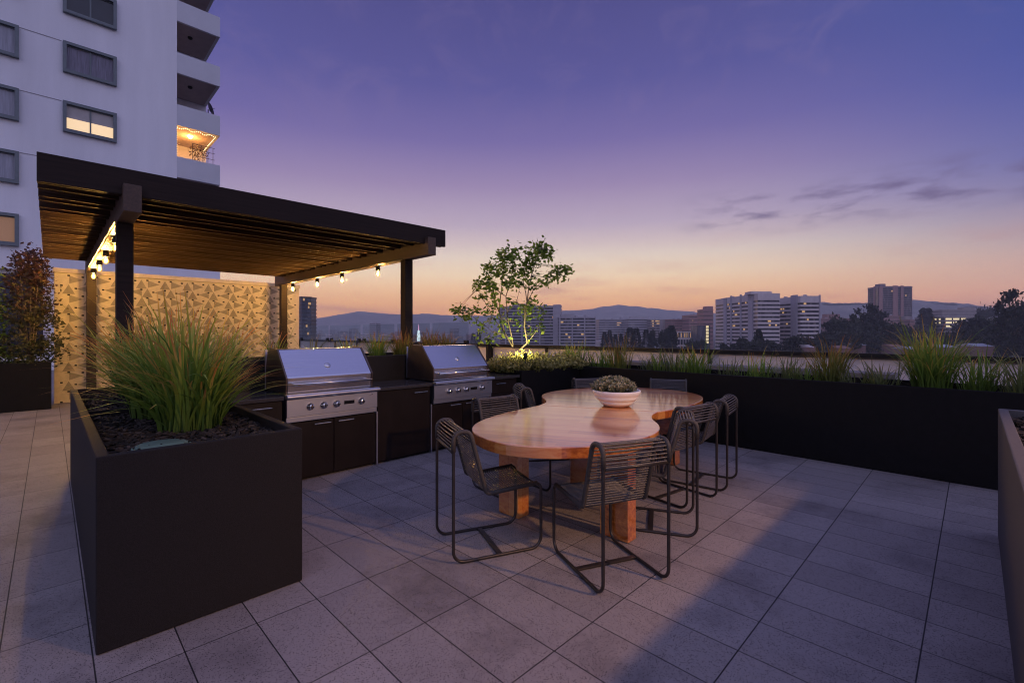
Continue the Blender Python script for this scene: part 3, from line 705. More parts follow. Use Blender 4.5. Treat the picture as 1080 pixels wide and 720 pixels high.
# ------------------------------------------------------------------ outdoor kitchen
t = thing('kitchen_counter', 'black outdoor kitchen counter with cupboard doors under the two grills', 'counter', (3.0, 5.0, 0))
b = MB(); b.box(1.09, 4.86, 4.79, 5.355, 0.06, 0.60); b.box(1.09, 1.60, 4.79, 5.355, .60, .825); b.box(2.61, 3.33, 4.79, 5.355, .60, .825); b.box(4.33, 4.86, 4.79, 5.355, .60, .825)
b.build('carcass', M['blackmetal'], t)
b = MB(); b.box(1.12, 4.83, 4.80, 5.3, 0.004, 0.058); b.build('plinth', M['blackmetal'], t)
for x0, x1 in ((1.09, 1.605), (2.60, 3.335), (4.325, 4.88)):
    b = MB(); b.box(x0, x1, 4.715, 5.355, 0.828, 0.865); b.build('worktop', M['counter'], t, bevel=0.004)
def door(x0, x1, z0, z1, hx0, hx1, hz, nm='door'):
    b = MB(); b.box(x0, x1, 4.755, 4.788, z0, z1); d = b.build(nm, M['cabinet'], t, bevel=0.003)
    b = MB(); b.box(hx0, hx1, 4.722, 4.732, hz - .006, hz + .006)
    for hx in (hx0 + .015, hx1 - .025): b.box(hx, hx + .01, 4.731, 4.7555, hz - .004, hz + .004)
    b.build('handle', M['chrome'], d, bevel=0.002)
door(1.10, 1.60, 0.62, 0.82, 1.25, 1.50, .765, 'drawer')
door(1.10, 1.60, 0.03, 0.613, 1.25, 1.50, .57)
door(1.635, 2.11, 0.03, 0.585, 1.90, 2.07, .555); door(2.117, 2.59, 0.03, 0.585, 2.15, 2.32, .555)
door(2.617, 3.32, 0.03, 0.82, 3.08, 3.27, .765)
door(3.355, 3.83, 0.03, 0.585, 3.62, 3.79, .555); door(3.837, 4.31, 0.03, 0.585, 3.87, 4.04, .555)
door(4.335, 4.85, 0.62, 0.82, 4.42, 4.60, .765, 'drawer'); door(4.335, 4.85, 0.03, 0.613, 4.42, 4.60, .57)
for x in (2.594, 3.328):
    b = MB(); b.box(x, x + .016, 4.742, 4.787, 0.004, .60 if x < 3 else .60); b.build('trim_strip', M['steel'], t)

def grill(x0, label):
    t = thing('gas_grill', label, 'grill', (x0, 4.7, 0.6), 'stainless steel gas grills built into the counter')
    W = .965
    b = MB(); b.box(x0 + .015, x0 + W - .015, 4.74, 5.33, .602, .865); b.build('firebox', M['steel'], t)
    b = MB(); b.box(x0 + .002, x0 + W - .002, 4.70, 4.739, .655, .83); b.box(x0 + .002, x0 + W - .002, 4.715, 4.739, .603, .652)
    cp = b.build('control_panel', M['steel'], t, bevel=.004)
    for fx in (.235, .375, .515, .80):
        mm = Matrix.Translation((x0 + W * fx, 4.70, .745)) @ Matrix.Rotation(PI / 2, 4, 'X')
        b = MB(); b.lathe([(0, 0.0), (.036, 0.0), (.036, .008), (.028, .012), (.027, .036), (.022, .042), (0, .042)], seg=20, m=mm)
        b.box(x0 + W * fx - .006, x0 + W * fx + .006, 4.648, 4.662, .722, .768)
        b.build('knob', M['chrome'], cp)
    b = MB(); b.box(x0 + W * .60, x0 + W * .715, 4.694, 4.699, .73, .765); b.build('display', M['display'], cp)
    b = MB(); b.box(x0 + W * .90, x0 + W * .94, 4.696, 4.699, .80, .808); b.build('badge', M['chrome'], cp)
    b = MB()
    pr = [(4.72, .835), (4.665, .838), (4.648, .85), (4.648, .866), (4.665, .878), (4.72, .880)]
    b.extrude_x(pr, x0 - .008, x0 + W + .008); b.build('front_bar', M['steel'], t, bevel=.003)
    # lid
    pr = [(4.742, .885), (4.735, 1.035), (4.745, 1.05), (4.985, 1.305), (5.0, 1.312), (5.19, 1.312), (5.26, 1.25), (5.30, 1.12), (5.31, .885)]
    b = MB(); b.extrude_x(pr, x0 + .022, x0 + W - .06)
    lid = b.build('lid', M['steel_lid'], t, bevel=.005)
    for xs in (x0 + .004, x0 + W - .058):
        b = MB()
        pr2 = [(4.74, .883), (4.728, 1.04), (4.98, 1.318), (5.19, 1.324), (5.27, 1.26), (5.315, 1.12), (5.32, .883)]
        b.extrude_x(pr2, xs, xs + .017)
        b.build('lid_end', M['steel_dark'], lid, bevel=.003)
    b = MB(); hz = .975
    b.tube([(x0 + .05, 4.668, hz), (x0 + W - .09, 4.668, hz)], .012, 12)
    for xs in (x0 + .08, x0 + W - .12):
        b.tube([(xs, 4.668, hz), (xs, 4.74, hz)], .009, 10)
    b.build('handle', M['chrome'], lid)
    mm = Matrix.Translation((x0 + W * .47, 4.83, 1.137)) @ Matrix.Rotation(math.radians(46.5), 4, 'X')
    b = MB(); b.lathe([(0, 0), (.032, 0), (.032, .008), (.024, .014), (0, .014)], seg=20, m=mm); b.build('thermometer', M['chrome'], lid)
    b = MB(); b.box(x0 + .001, x0 + .02, 5.32, 5.34, .88, 1.30); b.build('rear_trim', M['steel'], t)
grill(1.62, 'stainless gas grill nearest the grass planter, its hood closed')
grill(3.35, 'stainless gas grill farther right, nearer the lit tree')

# ------------------------------------------------------------------ table
def crom(pts, seg=6):
    out = []; n = len(pts)
    for i in range(n - 1):
        p0 = pts[max(0, i - 1)]; p1 = pts[i]; p2 = pts[i + 1]; p3 = pts[min(n - 1, i + 2)]
        for k in range(seg):
            t = k / seg
            out.append(tuple(0.5 * ((2 * p1[c]) + (-p0[c] + p2[c]) * t + (2 * p0[c] - 5 * p1[c] + 4 * p2[c] - p3[c]) * t * t + (-p0[c] + 3 * p1[c] - 3 * p2[c] + p3[c]) * t ** 3) for c in (0, 1)))
    out.append(tuple(pts[-1]))
    return out
near = [(3.50, 3.115), (3.30, 3.09), (2.98, 3.05), (2.66, 2.96), (2.42, 2.84), (2.24, 2.66), (2.14, 2.44), (2.12, 2.22), (2.20, 2.01), (2.34, 1.85), (2.52, 1.73), (2.78, 1.64), (3.03, 1.63), (3.25, 1.68), (3.45, 1.79), (3.62, 1.93), (3.80, 2.03), (3.985, 2.075)]
far = [(3.99, 2.075), (4.30, 2.03), (4.70, 2.04), (5.10, 2.12), (5.40, 2.28), (5.58, 2.52), (5.65, 2.80), (5.60, 3.10), (5.42, 3.38), (5.12, 3.60), (4.80, 3.72), (4.45, 3.73), (4.20, 3.66), (4.0, 3.52), (3.85, 3.34), (3.70, 3.20), (3.505, 3.118)]
t = thing('dining_table', 'long reddish wood dining table with a wavy two lobed top', 'table', (3.9, 2.7, 0))
for pts, nm in ((near, 'near'), (far, 'far')):
    pl = crom(pts)
    if nm == 'far': pl = [(x + .003, y + .0015) for x, y in pl]
    b = MB(); b.prism(pl, .672, .75); b.build('tabletop', M['wood'], t, bevel=.006)
for (x, y, w, l) in ((2.87, 1.72, .11, .235), (2.63, 2.565, .13, .22), (3.45, 2.45, .11, .23), (4.92, 2.36, .13, .22), (4.6, 3.25, .13, .22), (5.15, 3.0, .12, .22)):
    b = MB(); b.box(x, x + w, y, y + l, 0.004, .668); b.build('leg', M['wood'], t, bevel=.004)

# bowl with succulent
bx_, by_ = 4.02, 2.54
t = thing('ceramic_bowl', 'wide cream ceramic bowl with ridged sides on the table', 'bowl', (bx_, by_, .752))
pr = [(0, .753), (.115, .753), (.128, .756), (.150, .775), (.172, .795), (.168, .80), (.192, .818), (.212, .84), (.208, .845), (.224, .865), (.235, .89), (.236, .905), (.231, .912), (.224, .908), (.21, .87), (.0, .87)]
b = MB(); b.lathe(pr, bx_, by_, 56); b.build('body', M['ceramic'], t)
b = MB(); b.lathe([(0, .893), (.12, .892), (.219, .885)], bx_, by_, 32); b.build('soil', M['mulch'], t)
rnd = random.Random(5); b = MB()
for k in range(170):
    a = rnd.uniform(0, 2 * PI); rr = math.sqrt(rnd.random())
    x = bx_ + .165 * rr * math.cos(a) - .02; y = by_ + .165 * rr * math.sin(a) + .015
    top = .885 + .14 * (1 - .55 * rr * rr) * rnd.uniform(.65, 1.12)
    p1 = Vector((x + .05 * rr * math.cos(a), y + .05 * rr * math.sin(a), top))
    b.tube([(x, y, .885), p1], .003, 4, caps=False, col=[.1] * 8)
    ax = (p1 - Vector((x, y, .86))).normalized()
    for lvl in range(3):
        for j in range(7):
            aa = 2 * PI * j / 7 + lvl; u = ax.orthogonal().normalized(); w = ax.cross(u)
            d = (u * math.cos(aa) + w * math.sin(aa)) + ax * (.35 + .35 * lvl)
            leaf(b, p1 - ax * .012 * (2 - lvl), .033 * rnd.uniform(.8, 1.2), rnd, min(1, max(0, .35 + .2 * lvl + rnd.uniform(-.3, .3))), d)
tag(b.build('succulent', M['succ']), 'bushy grey green succulent growing in the cream bowl', 'plant')

# ------------------------------------------------------------------ chairs
def make_chair():
    W, X0, X1 = .225, -.31, .31
    t = thing('cord_chair', 'x', 'chair')
    tr = .0105
    def side(s):
        y = s * W
        pts = [(X0, y, tr), (X0, y, .845), (X0 + .11, y, .845), (-.085, y, .425), (X1, y, .455), (X1, y, tr)]
        rad = [.075, .054, .054, .035, .045, .075]
        return fillet(pts, rad, closed=True, seg=7)
    for s in (-1, 1):
        b = MB(); b.tube(side(s), tr, 10, closed=True)
        fr = b.build('side_frame', M['chairframe'], t)
        bp = fillet([(X0, s * W, .72), (X0, s * W, .845), (X0 + .11, s * W, .845), (-.085, s * W, .425), (X1 - .03, s * W, .4535)], [0, .054, .054, .035, 0], seg=8)
        b = MB(); b.tube(bp, .0150, 10); b.build('cord_binding', M['binding'], fr)
    b = MB(); b.box(-.005, .030, -W, W, .004, .016); b.build('stretcher', M['chairframe'], t, bevel=.002)
    b = MB(); b.tube([(X0, -W, .715), (X0, W, .715)], .009, 8); b.build('rear_bar', M['chairframe'], t)
    b = MB(); b.tube([(-.06, -W, .424), (-.06, W, .424)], .009, 8); b.build('seat_bar', M['chairframe'], t)
    b = MB(); b.tube([(X1 - .05, -W, .45), (X1 - .05, W, .45)], .009, 8); b.build('seat_bar', M['chairframe'], t)
    # cord path: up the rear, over the hairpin, down the back, along the seat
    pth = fillet([(X0, 0, .725), (X0, 0, .845), (X0 + .11, 0, .845), (-.085, 0, .425), (X1 - .03, 0, .4535)], [0, .054, .054, .035, 0], seg=10)
    cum = [0]
    for i in range(1, len(pth)): cum.append(cum[-1] + (pth[i] - pth[i - 1]).length)
    def ev(s):
        for i in range(1, len(pth)):
            if s <= cum[i] or i == len(pth) - 1:
                q = (s - cum[i - 1]) / (cum[i] - cum[i - 1]); return pth[i - 1].lerp(pth[i], q), (pth[i] - pth[i - 1]).normalized()
    tot = cum[-1]; rnd = random.Random(3)
    seat_s = cum[[i for i, p in enumerate(pth) if p.z < .47][0]]
    bk, st = MB(), MB(); s = 0.0
    while s < tot:
        p, tg = ev(s)
        nrm = Vector((-tg.z, 0, tg.x))   # outward side
        nrm = -nrm if s > seat_s and nrm.z > 0 else nrm
        sag = .006
        tgt = bk if s < seat_s else st
        inn = Vector((0, 0, -1)) if s > seat_s else Vector((-.8, 0, -.1)) if s > .28 else Vector((0, 0, -.4))
        pts = []; jit = rnd.uniform(.8, 1.25)
        for k in range(7):
            q = k / 6; yy = -W + 2 * W * q
            pts.append(p + inn * sag * math.sin(PI * q) * jit + Vector((0, yy, 0)))
        tgt.tube(pts, .0048, 6, caps=False)
        s += .0225 if s < .27 else .0170
    bk.build('backrest', M['cord'], t); st.build('seat', M['cord'], t)
    return t
chair = make_chair()
def facing(rx, ry, ang):
    a = math.radians(ang)   # rear centre + facing -> chair centre
    return (rx + .31 * math.cos(a), ry + .31 * math.sin(a), 0), a
CH = [(1.907, 2.557, -22.5, 'cord dining chair at the near left end of the table, seen from its left side'),
      (2.39, 1.374, 66, 'frontmost cord dining chair, its back to the camera'),
      (3.50, 1.516, 117, 'first of the three cord chairs in a row on the right, nearest the camera'),
      (3.98, 1.66, 81, 'middle one of the three cord chairs in a row on the right'),
      (4.67, 1.66, 99, 'last of the three cord chairs in a row on the right, nearest the black planter'),
      (3.13, 3.42, -97, 'cord chair between the tabletop and the second grill, facing the camera side'),
      (3.95, 3.86, -35, 'cord chair on the grill side by the waist of the table, pointing right'),
      (5.35, 3.85, -121, 'cord chair at the far side of the table, its back showing left of the bowl'),
      (6.02, 2.98, 206, 'cord chair at the far end of the table, its back showing right of the bowl')]
for i, (x, y, a, lb) in enumerate(CH):
    loc, rz = facing(x, y, a)
    if i == 0:
        c = chair; c.location = loc; c.rotation_euler = (0, 0, rz)
    else: c = dup(chair, loc, rz)
    tag(c, lb, 'chair', 'cord dining chairs round the table')

# ------------------------------------------------------------------ pergola
t = thing('pergola', 'dark timber pergola with closely slatted roof over the grill corner', 'pergola', (2.3, 9, 0))
for x, y in ((.61, 6.9), (4.34, 6.9), (.61, 12.82), (4.34, 12.82)):
    b = MB(); b.box(x - .075, x + .075, y - .075, y + .075, .004, 2.728); b.build('post', M['darkwood'], t, bevel=.004)
for x in (.61, 4.34):
    b = MB(); b.box(x - .075, x + .075, 6.15, 13.25, 2.73, 3.012); b.build('beam', M['darkwood_y_lit'], t, bevel=.005)
# the slats sit in front of and between fascia boards, above the beams
ZB = 2.918
b = MB(); b.box(-.085, 4.68, 6.25, 6.30, 2.915, 3.19); b.build('fascia', M['darkwood'], t, bevel=.004)
b = MB(); b.box(-.085, 4.68, 12.45, 12.50, 3.016, 3.19); b.build('fascia', M['darkwood'], t, bevel=.004)
def slat(y, x0, x1, z0=2.925):
    b = MB()
    # notched over the beams: three lengths below, one continuous above
    segs = [(x0, .534), (.686, 4.264), (4.416, x1)]
    for a, c in segs: b.box(a, c, y, y + .042, z0, 3.014)
    b.box(x0, x1, y, y + .042, 3.0145, 3.165)
    b.build('slat', M['slat'], t)
k = 0
y = 6.36
while y < 12.42:
    slat(y, -.083, 4.675)
    slat(y + .21, -.083, 4.675)
    y += .605; k += 1
b = MB(); b.box(-.085, 4.68, 6.31, 12.44, 3.168, 3.188); b.build('roof_sheet', M['darkwood'], t)

# string bulbs
bl = ['nearest', 'second', 'third', 'farthest']
for side_, x in (('left', .61), ('right', 4.34)):
    for k, y in enumerate((7.88, 9.38, 10.65, 12.15)):
        t = thing('hanging_bulb', f'{bl[k]} glowing bulb of the row hanging under the {side_} pergola beam', 'light bulb', (x, y, 2.728), 'glowing bulbs under the pergola beams')
        b = MB(); b.lathe([(0, 2.727), (.035, 2.727), (.035, 2.70), (.042, 2.69), (.042, 2.645), (.03, 2.64), (0, 2.64)], x, y, 16); b.build('socket', M['blackmetal'], t)
        b = MB(); b.lathe([(.018, 2.64), (.024, 2.62), (.036, 2.595), (.040, 2.575), (.034, 2.553), (.022, 2.535), (0, 2.528)], x, y, 16); gb = b.build('glass_bulb', M['envelope'], t)
        b = MB(); b.lathe([(0, 2.615), (.013, 2.605), (.014, 2.565), (0, 2.553)], x, y, 10); b.build('filament', M['bulb'], gb)
    b = MB(); b.box(x - .09, x - .078, 6.9, 12.9, 2.738, 2.750)
    tag(b.build('power_cable', M['blackmetal']), f'thin black cable clipped to the side of the {side_} pergola beam', 'cable')

# ------------------------------------------------------------------ patterned block wall
t = thing('screen_wall', 'sand coloured decorative block wall with triangle relief and little holes', 'wall', (2.5, 13.6, 0))
b = MB(); b.box(.07, 5.02, 13.58, 13.80, .004, 2.74); b.build('wall_body', M['screenwall'], t)
b = MB(); b.box(.05, 5.04, 13.55, 13.83, 2.745, 2.84); b.build('cap', M['screenwall'], t, bevel=.005)
b = MB(); h_ = MB()
mod = .44
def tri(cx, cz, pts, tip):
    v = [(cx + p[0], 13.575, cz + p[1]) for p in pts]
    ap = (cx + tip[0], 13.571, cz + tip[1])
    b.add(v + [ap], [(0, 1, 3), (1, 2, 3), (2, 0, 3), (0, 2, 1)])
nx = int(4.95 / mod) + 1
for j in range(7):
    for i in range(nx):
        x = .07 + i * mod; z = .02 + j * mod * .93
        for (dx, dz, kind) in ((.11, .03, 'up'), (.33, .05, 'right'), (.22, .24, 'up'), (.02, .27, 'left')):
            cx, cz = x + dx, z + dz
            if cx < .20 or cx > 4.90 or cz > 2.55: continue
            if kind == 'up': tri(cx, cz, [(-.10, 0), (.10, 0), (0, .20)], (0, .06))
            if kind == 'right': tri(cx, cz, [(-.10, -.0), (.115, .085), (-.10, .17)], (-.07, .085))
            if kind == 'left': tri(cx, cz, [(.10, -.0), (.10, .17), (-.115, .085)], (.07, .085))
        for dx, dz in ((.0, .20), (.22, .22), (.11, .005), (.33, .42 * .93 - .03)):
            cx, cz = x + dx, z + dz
            if .12 < cx < 4.97 and cz < 2.7: h_.box(cx - .02, cx + .02, 13.568, 13.5795, cz - .016, cz + .016)  # dark blocks on the wall face stand in for shaded openings
b.build('triangle_relief', M['screenrelief'], t); h_.build('vent_hole_shade', M['hole_shade'], t)

# shrubs at the left
def column_shrub(label, x, y, z0, h, r, n, seed, mat, name='tall_shrub', size=.09):
    rnd = random.Random(seed)
    t = thing(name, label, 'shrub', (x, y, z0))
    tr = MB(); cr = MB()
    tips = []
    for k in range(9):
        a = rnd.uniform(0, 6.28); hh = h * rnd.uniform(.75, 1)
        p = [Vector((x, y, z0)) + Vector((math.cos(a) * r * .6 * q, math.sin(a) * r * .6 * q, hh * q)) for q in (0, .3, .6, .85)]
        tr.tube(p, [.022, .017, .011, .005], 6)
        tips += p[1:]
    tr.build('stems', M['bark'], t)
    for c in range(int(n / 16)):
        q = rnd.random(); a = rnd.uniform(0, 6.28)
        rad = r * (1.05 - .55 * q ** 1.5) * math.sqrt(rnd.random())
        cc = (x + rad * math.cos(a), y + rad * math.sin(a), z0 + .05 + h * q)
        for _ in range(16):
            p = Vector(cc) + Vector([rnd.gauss(0, .075) for _ in range(3)])
            leaf(cr, p, size * rnd.uniform(.6, 1.2), rnd, min(1, max(0, q * .95 + rnd.uniform(-.25, .25))))
    cr.build('foliage', M[mat], t)
column_shrub('tall shrub with reddish brown top in the black planter left of the patterned wall', -.27, 13.1, .84, 2.15, .42, 3600, 1, 'redleaf')
column_shrub('green leafy shrub at the left picture edge, left of the reddish one', -.95, 13.15, .84, 1.75, .42, 2600, 2, 'leaf')

# ------------------------------------------------------------------ white tower
t = thing('apartment_tower', 'white apartment tower with framed windows and corner balconies, left of the sky', 'building', (-5, 36, -25))
b = MB(); b.prism([(-24, 30), (4.8, 30), (4.8, 33.25), (6.79, 33.25), (6.79, 48), (-24, 48)], 7.0, 34); b.prism([(-24, 30), (6.79, 30), (6.79, 48), (-24, 48)], 4.3, 6.998); b.build('upper_wall', M['stucco'], t)
b = MB(); b.prism([(-24, 30.3), (6.79, 30.3), (6.79, 48), (-24, 48)], -25, 4.298); b.build('base_wall', M['stucco'], t)
b = MB(); b.box(-24, -.2, 30.1, 30.29, .5, 4.1); b.build('shopfront_glass', M['pane'], t)
for z in (17.8, 15.05, 12.27, 9.5, 20.6):
    b = MB(); b.box(-24, .40, 29.985, 29.999, z - .03, z + .0); b.build('panel_joint', M['joint'], t)
b = MB(); b.box(-1.62, -1.59, 29.985, 29.999, 4.3, 34); b.build('panel_joint', M['joint'], t)
def twin(x0, x1, z0, z1, kind):
    f = MB(); w = .13
    f.box(x0, x1, 29.82, 29.999, z0, z0 + w); f.box(x0, x1, 29.82, 29.999, z1 - w, z1)
    f.box(x0, x0 + w, 29.82, 29.999, z0 + w, z1 - w); f.box(x1 - w, x1, 29.82, 29.999, z0 + w, z1 - w)
    fr = f.build('window', M['winframe'], t)
    i0, i1, j0, j1 = x0 + w, x1 - w, z0 + w, z1 - w
    mid = (i0 + i1) / 2
    b = MB(); b.box(mid - .03, mid + .03, 29.93, 29.985, j0, j1); b.box(i0, i1, 29.935, 29.983, j0, j0 + .05); b.box(i0, i1, 29.935, 29.983, j1 - .05, j1); b.build('mullion', M['winframe'], fr)
    if kind == 'dark':
        b = MB(); b.box(i0, i1, 29.965, 29.997, j0, j1); b.build('pane', M['pane'], fr)
    elif kind == 'curtain':
        b = MB(); b.box(i0, i1, 29.965, 29.997, j0, j1); b.build('pane', M['curtain'], fr)
    elif kind == 'lit':
        zc = j0 + (j1 - j0) * .48
        b = MB(); b.box(i0, i1, 29.965, 29.997, j0, zc); b.build('pane', M['warmwin'], fr)
        b = MB(); b.box(i0, i1, 29.965, 29.997, zc + .002, j1); b.build('blind', M['blind'], fr)
    elif kind == 'tan':
        b = MB(); b.box(i0, i1, 29.965, 29.997, j0, j1); b.build('pane', M['tanwin'], fr)
    else:
        b = MB(); b.box(i0, i1, 29.965, 29.997, j0, j1); b.build('pane', M['sheer'] if kind == 'sheer' else M['curtain'], fr)
for k, (zt, a, c) in enumerate([(20.6, 'dark', 'dark'), (17.8, 'curtain', 'dark'), (15.03, 'sheer', 'curtain'), (12.26, 'sheer', 'lit'), (9.48, 'sheer', 'dark'), (6.72, 'tan', 'dark')]):
    twin(-3.25, -.95, zt - 1.42, zt, a); twin(.44, 2.35, zt - 1.42, zt, c)
    twin(-6.3, -4.3, zt - 1.42, zt, 'dark')
for i in range(-2, 5):
    z0 = 9.77 + 2.77 * i
    if z0 < 7.0: continue
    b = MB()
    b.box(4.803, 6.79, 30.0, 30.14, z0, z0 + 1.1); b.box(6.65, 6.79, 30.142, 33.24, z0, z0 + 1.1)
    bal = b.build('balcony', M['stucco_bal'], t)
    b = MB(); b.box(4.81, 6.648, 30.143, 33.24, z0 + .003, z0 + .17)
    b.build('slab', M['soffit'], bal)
    if i >= 0:
        b = MB(); b.lathe([(0, z0 - .002), (.12, z0 - .002), (.12, z0 - .06), (.08, z0 - .11), (0, z0 - .13)], 5.6, 31.2, 14)
        b.build('ceiling_lamp', M['balconylight'] if i == 1 else M['blackmetal'], bal)
# lit balcony: fairy lights and the railing plants
rnd = random.Random(9)
z0 = 12.54
b = MB()
for k in range(46):
    if k < 20: x, y, z = 4.85 + 1.75 * k / 20, 30.2, z0 - .06 - .04 * math.sin(k)
    elif k < 34: x, y, z = 6.6, 30.2 + 3 * (k - 20) / 14, z0 - .07
    else: x, y, z = 4.84, 30.3, z0 - .1 - 1.45 * (k - 34) / 12
    b.lathe([(0, z - .025), (.025, z), (0, z + .025)], x, y, 6)
tag(b.build('fairy_lights', M['fairy']), 'string of fairy lights round the glowing balcony of the white tower', 'string lights')
b = MB()
for k in range(5):
    x = 5.55 + .24 * k
    b.tube([(x, 30.3, 10.9), (x, 30.3, 11.85)], .012, 5)
for z in (11.2, 11.55, 11.85): b.tube([(5.5, 30.3, z), (6.6, 30.3, z)], .012, 5)
tag(b.build('trellis', M['blackmetal']), 'dark trellis standing behind the wall of the glowing balcony', 'trellis')
b = MB()
leafcloud(b, (5.85, 30.33, 11.4), (.5, .12, .45), 260, .09, rnd, tb=.8)
tag(b.build('balcony_plant', M['redleaf']), 'red leafed climbing plant on the trellis of the glowing balcony', 'plant')
t2 = thing('satellite_dish', 'dark satellite dish on the balcony wall above the glowing one', 'satellite dish', (6.3, 30.4, 13.64))
mm = Matrix.Translation((6.35, 30.4, 14.05)) @ Matrix.Rotation(math.radians(20), 4, 'Z') @ Matrix.Rotation(math.radians(75), 4, 'X') @ Matrix.Rotation(math.radians(35), 4, 'Y')
b = MB(); b.lathe([(0, 0), (.15, .02), (.33, .09), (.33, .10), (.15, .035), (0, .015)], seg=20, m=mm); b.build('dish', M['blackmetal'], t2)
b = MB(); b.tube([(6.3, 30.4, 13.3), (6.3, 30.4, 14.0)], .025, 6); b.tube([(6.35, 30.4, 13.95), (6.62, 30.3, 14.15)], .012, 5); b.build('mast', M['blackmetal'], t2)
L = bpy.data.lights.new('balcony_light', 'POINT'); L.energy = 90; L.color = (1.0, .42, .09); L.shadow_soft_size = .12
lo = bpy.data.objects.new('balcony_light', L); C.objects.link(lo); lo.location = (5.6, 31.3, 12.1)

# ------------------------------------------------------------------ far city
def zt(py, d): return EYE - (py - 351) * d / 488
GZ = -25.0
def footprint(cols, depth):
    """cols: (px, d) along the visible front, left to right"""
    fr = [at(px, d) for px, d in cols]
    a, c = Vector(fr[0]), Vector(fr[-1])
    n = Vector((1, 1)).normalized() * depth
    return fr + [tuple(c + n), tuple(a + n)]
def grow(poly, g):
    cx = sum(p[0] for p in poly) / len(poly); cy = sum(p[1] for p in poly) / len(poly)
    return [(cx + (x - cx) * (1 + g / max(1, math.hypot(x - cx, y - cy))), cy + (y - cy) * (1 + g / max(1, math.hypot(x - cx, y - cy)))) for x, y in poly]
def building(name, label, cols, ytop, dref, wall, glass='f_dark', pitch=3.8, frac=.5, depth=25, lit=(), solid_top=0, bands=True, roofbox=None, z0=None, group=None, glow='farlit', cat='building', piers=(), pier_mat=None):
    z1 = zt(ytop, dref)
    x, y = at(sum(c[0] for c in cols) / len(cols), sum(c[1] for c in cols) / len(cols))
    t = thing(name, label, cat, (x, y, GZ), group)
    fp = footprint(cols, depth)
    b = MB(); b.prism(fp, GZ + .02, z1 - .3); b.build('glazed_core' if bands else 'wall', M[glass] if bands else M[wall], t)
    lo_ = z0 if z0 is not None else max(GZ + 2, zt(380, dref))
    zz = z1 - solid_top
    bandpoly = grow(fp, .6)
    rows = []
    if bands:
        b = MB(); b.prism(bandpoly, zz - pitch * frac * .6, z1); b.build('roof_parapet', M[wall], t)
        zz -= pitch * frac * .6
        while zz - pitch > lo_:
            rows.append(zz - pitch * (1 - frac) / 2)
            zz -= pitch
            b = MB(); b.prism(bandpoly, zz, zz + pitch * frac); b.build('spandrel', M[wall], t)
        b = MB(); b.prism(bandpoly, GZ + .05, zz - pitch * (1 - frac)); b.build('lower_wall', M[wall], t)
    for (i, u, row, w) in lit:   # face index, position 0..1, row, width m
        if not rows: break
        a, c = Vector(fp[i]), Vector(fp[i + 1]); d = (c - a)
        p = a + d * u; dn = d.normalized(); nn = Vector((dn.y, -dn.x))
        if nn.dot(p) > 0: nn = -nn
        z = rows[row % len(rows)]
        h = pitch * (1 - frac) * .42
        q = [p + nn * .05, p + dn * w + nn * .05, p + dn * w + nn * .35, p + nn * .35]
        b = MB(); b.prism([tuple(v) for v in q], z - h, z + h); b.build('lit_window', M[glow], t)
    for (i, u, w, ex) in piers:
        a, c = Vector(fp[i]), Vector(fp[i + 1]); d = (c - a); p = a + d * u; dn = d.normalized(); nn = Vector((dn.y, -dn.x))
        if nn.dot(p) > 0: nn = -nn
        q = [p - nn * .3, p + dn * w - nn * .3, p + dn * w + nn * 1.2, p + nn * 1.2]
        b = MB(); b.prism([tuple(v) for v in q], GZ + .06, z1 + ex); b.build('pier', M[pier_mat or wall], t)
    if bands and depth >= 22 and z0 is None:
        for q_ in range(3):
            u = .2 + .28 * q_; a, c = Vector(fp[0]), Vector(fp[len(cols) - 1]); p = a.lerp(c, u) + Vector((1, 1)).normalized() * (4 + 2 * q_)
            b = MB(); b.box(p.x - 1.8, p.x + 1.8, p.y - 1.4, p.y + 1.4, z1 + .01, z1 + 1.3 + .5 * q_); b.build('roof_unit', M['f_shaft'], t)
    if roofbox:
        for (p0, p1, yt) in roofbox:
            q = footprint([(p0, dref + 4), (p1, dref + 4)], 12)
            b = MB(); b.prism(q, z1 - .28, zt(yt, dref)); b.build('roof_house', M[wall], t)
    return t
rb = random.Random(21)
def rl(faces, n, rows=10, w=(2, 5)):
    return [(rb.choice(faces), rb.uniform(.03, .9), rb.randrange(rows), rb.uniform(*w) * .6) for _ in range(n)]
# white hospital block on the right
building('hospital_block', 'big white hospital block with long banded window rows, its left wing stepping back', [(764, 515), (791, 470), (799, 452), (822, 452)], 309.5, 455, 'f_white', pitch=3.9, frac=.52, depth=22,
         solid_top=5.5, lit=rl([0], 11, 9) + rl([2], 3, 9), piers=((0, .0, 5, 0), (0, .28, 1.6, 1.5), (0, .66, 1.6, 1.5), (0, .96, 5, 2), (1, .0, 8.5, 2.2)), pier_mat='f_shaft', roofbox=[(792, 814, 306.8)])
building('hospital_wing', 'narrower white hospital wing with a blank corner shaft, right of the big block', [(823, 485), (835, 470), (844, 456), (865, 456)], 312.5, 462, 'f_white', pitch=3.9, frac=.52, depth=36,
         solid_top=5.5, lit=rl([0], 4, 9) + rl([2], 3, 9), piers=((1, .0, 10, 1.5), (2, .93, 1.2, 1.0)), pier_mat='f_shaft')
building('office_tower', 'tall brown office tower standing above the dark trees', [(922, 905), (926, 885), (962, 885)], 302, 890, 'f_tower', pitch=4.2, frac=.30, depth=16,
         solid_top=3, z0=zt(333, 890), lit=rl([1], 2, 6), pier_mat='f_pink', piers=((0, 0, 6, 1), (1, .02, 7, 0), (1, .43, 9, 1), (1, .66, 5, 1)), roofbox=[(928, 934, 299)])
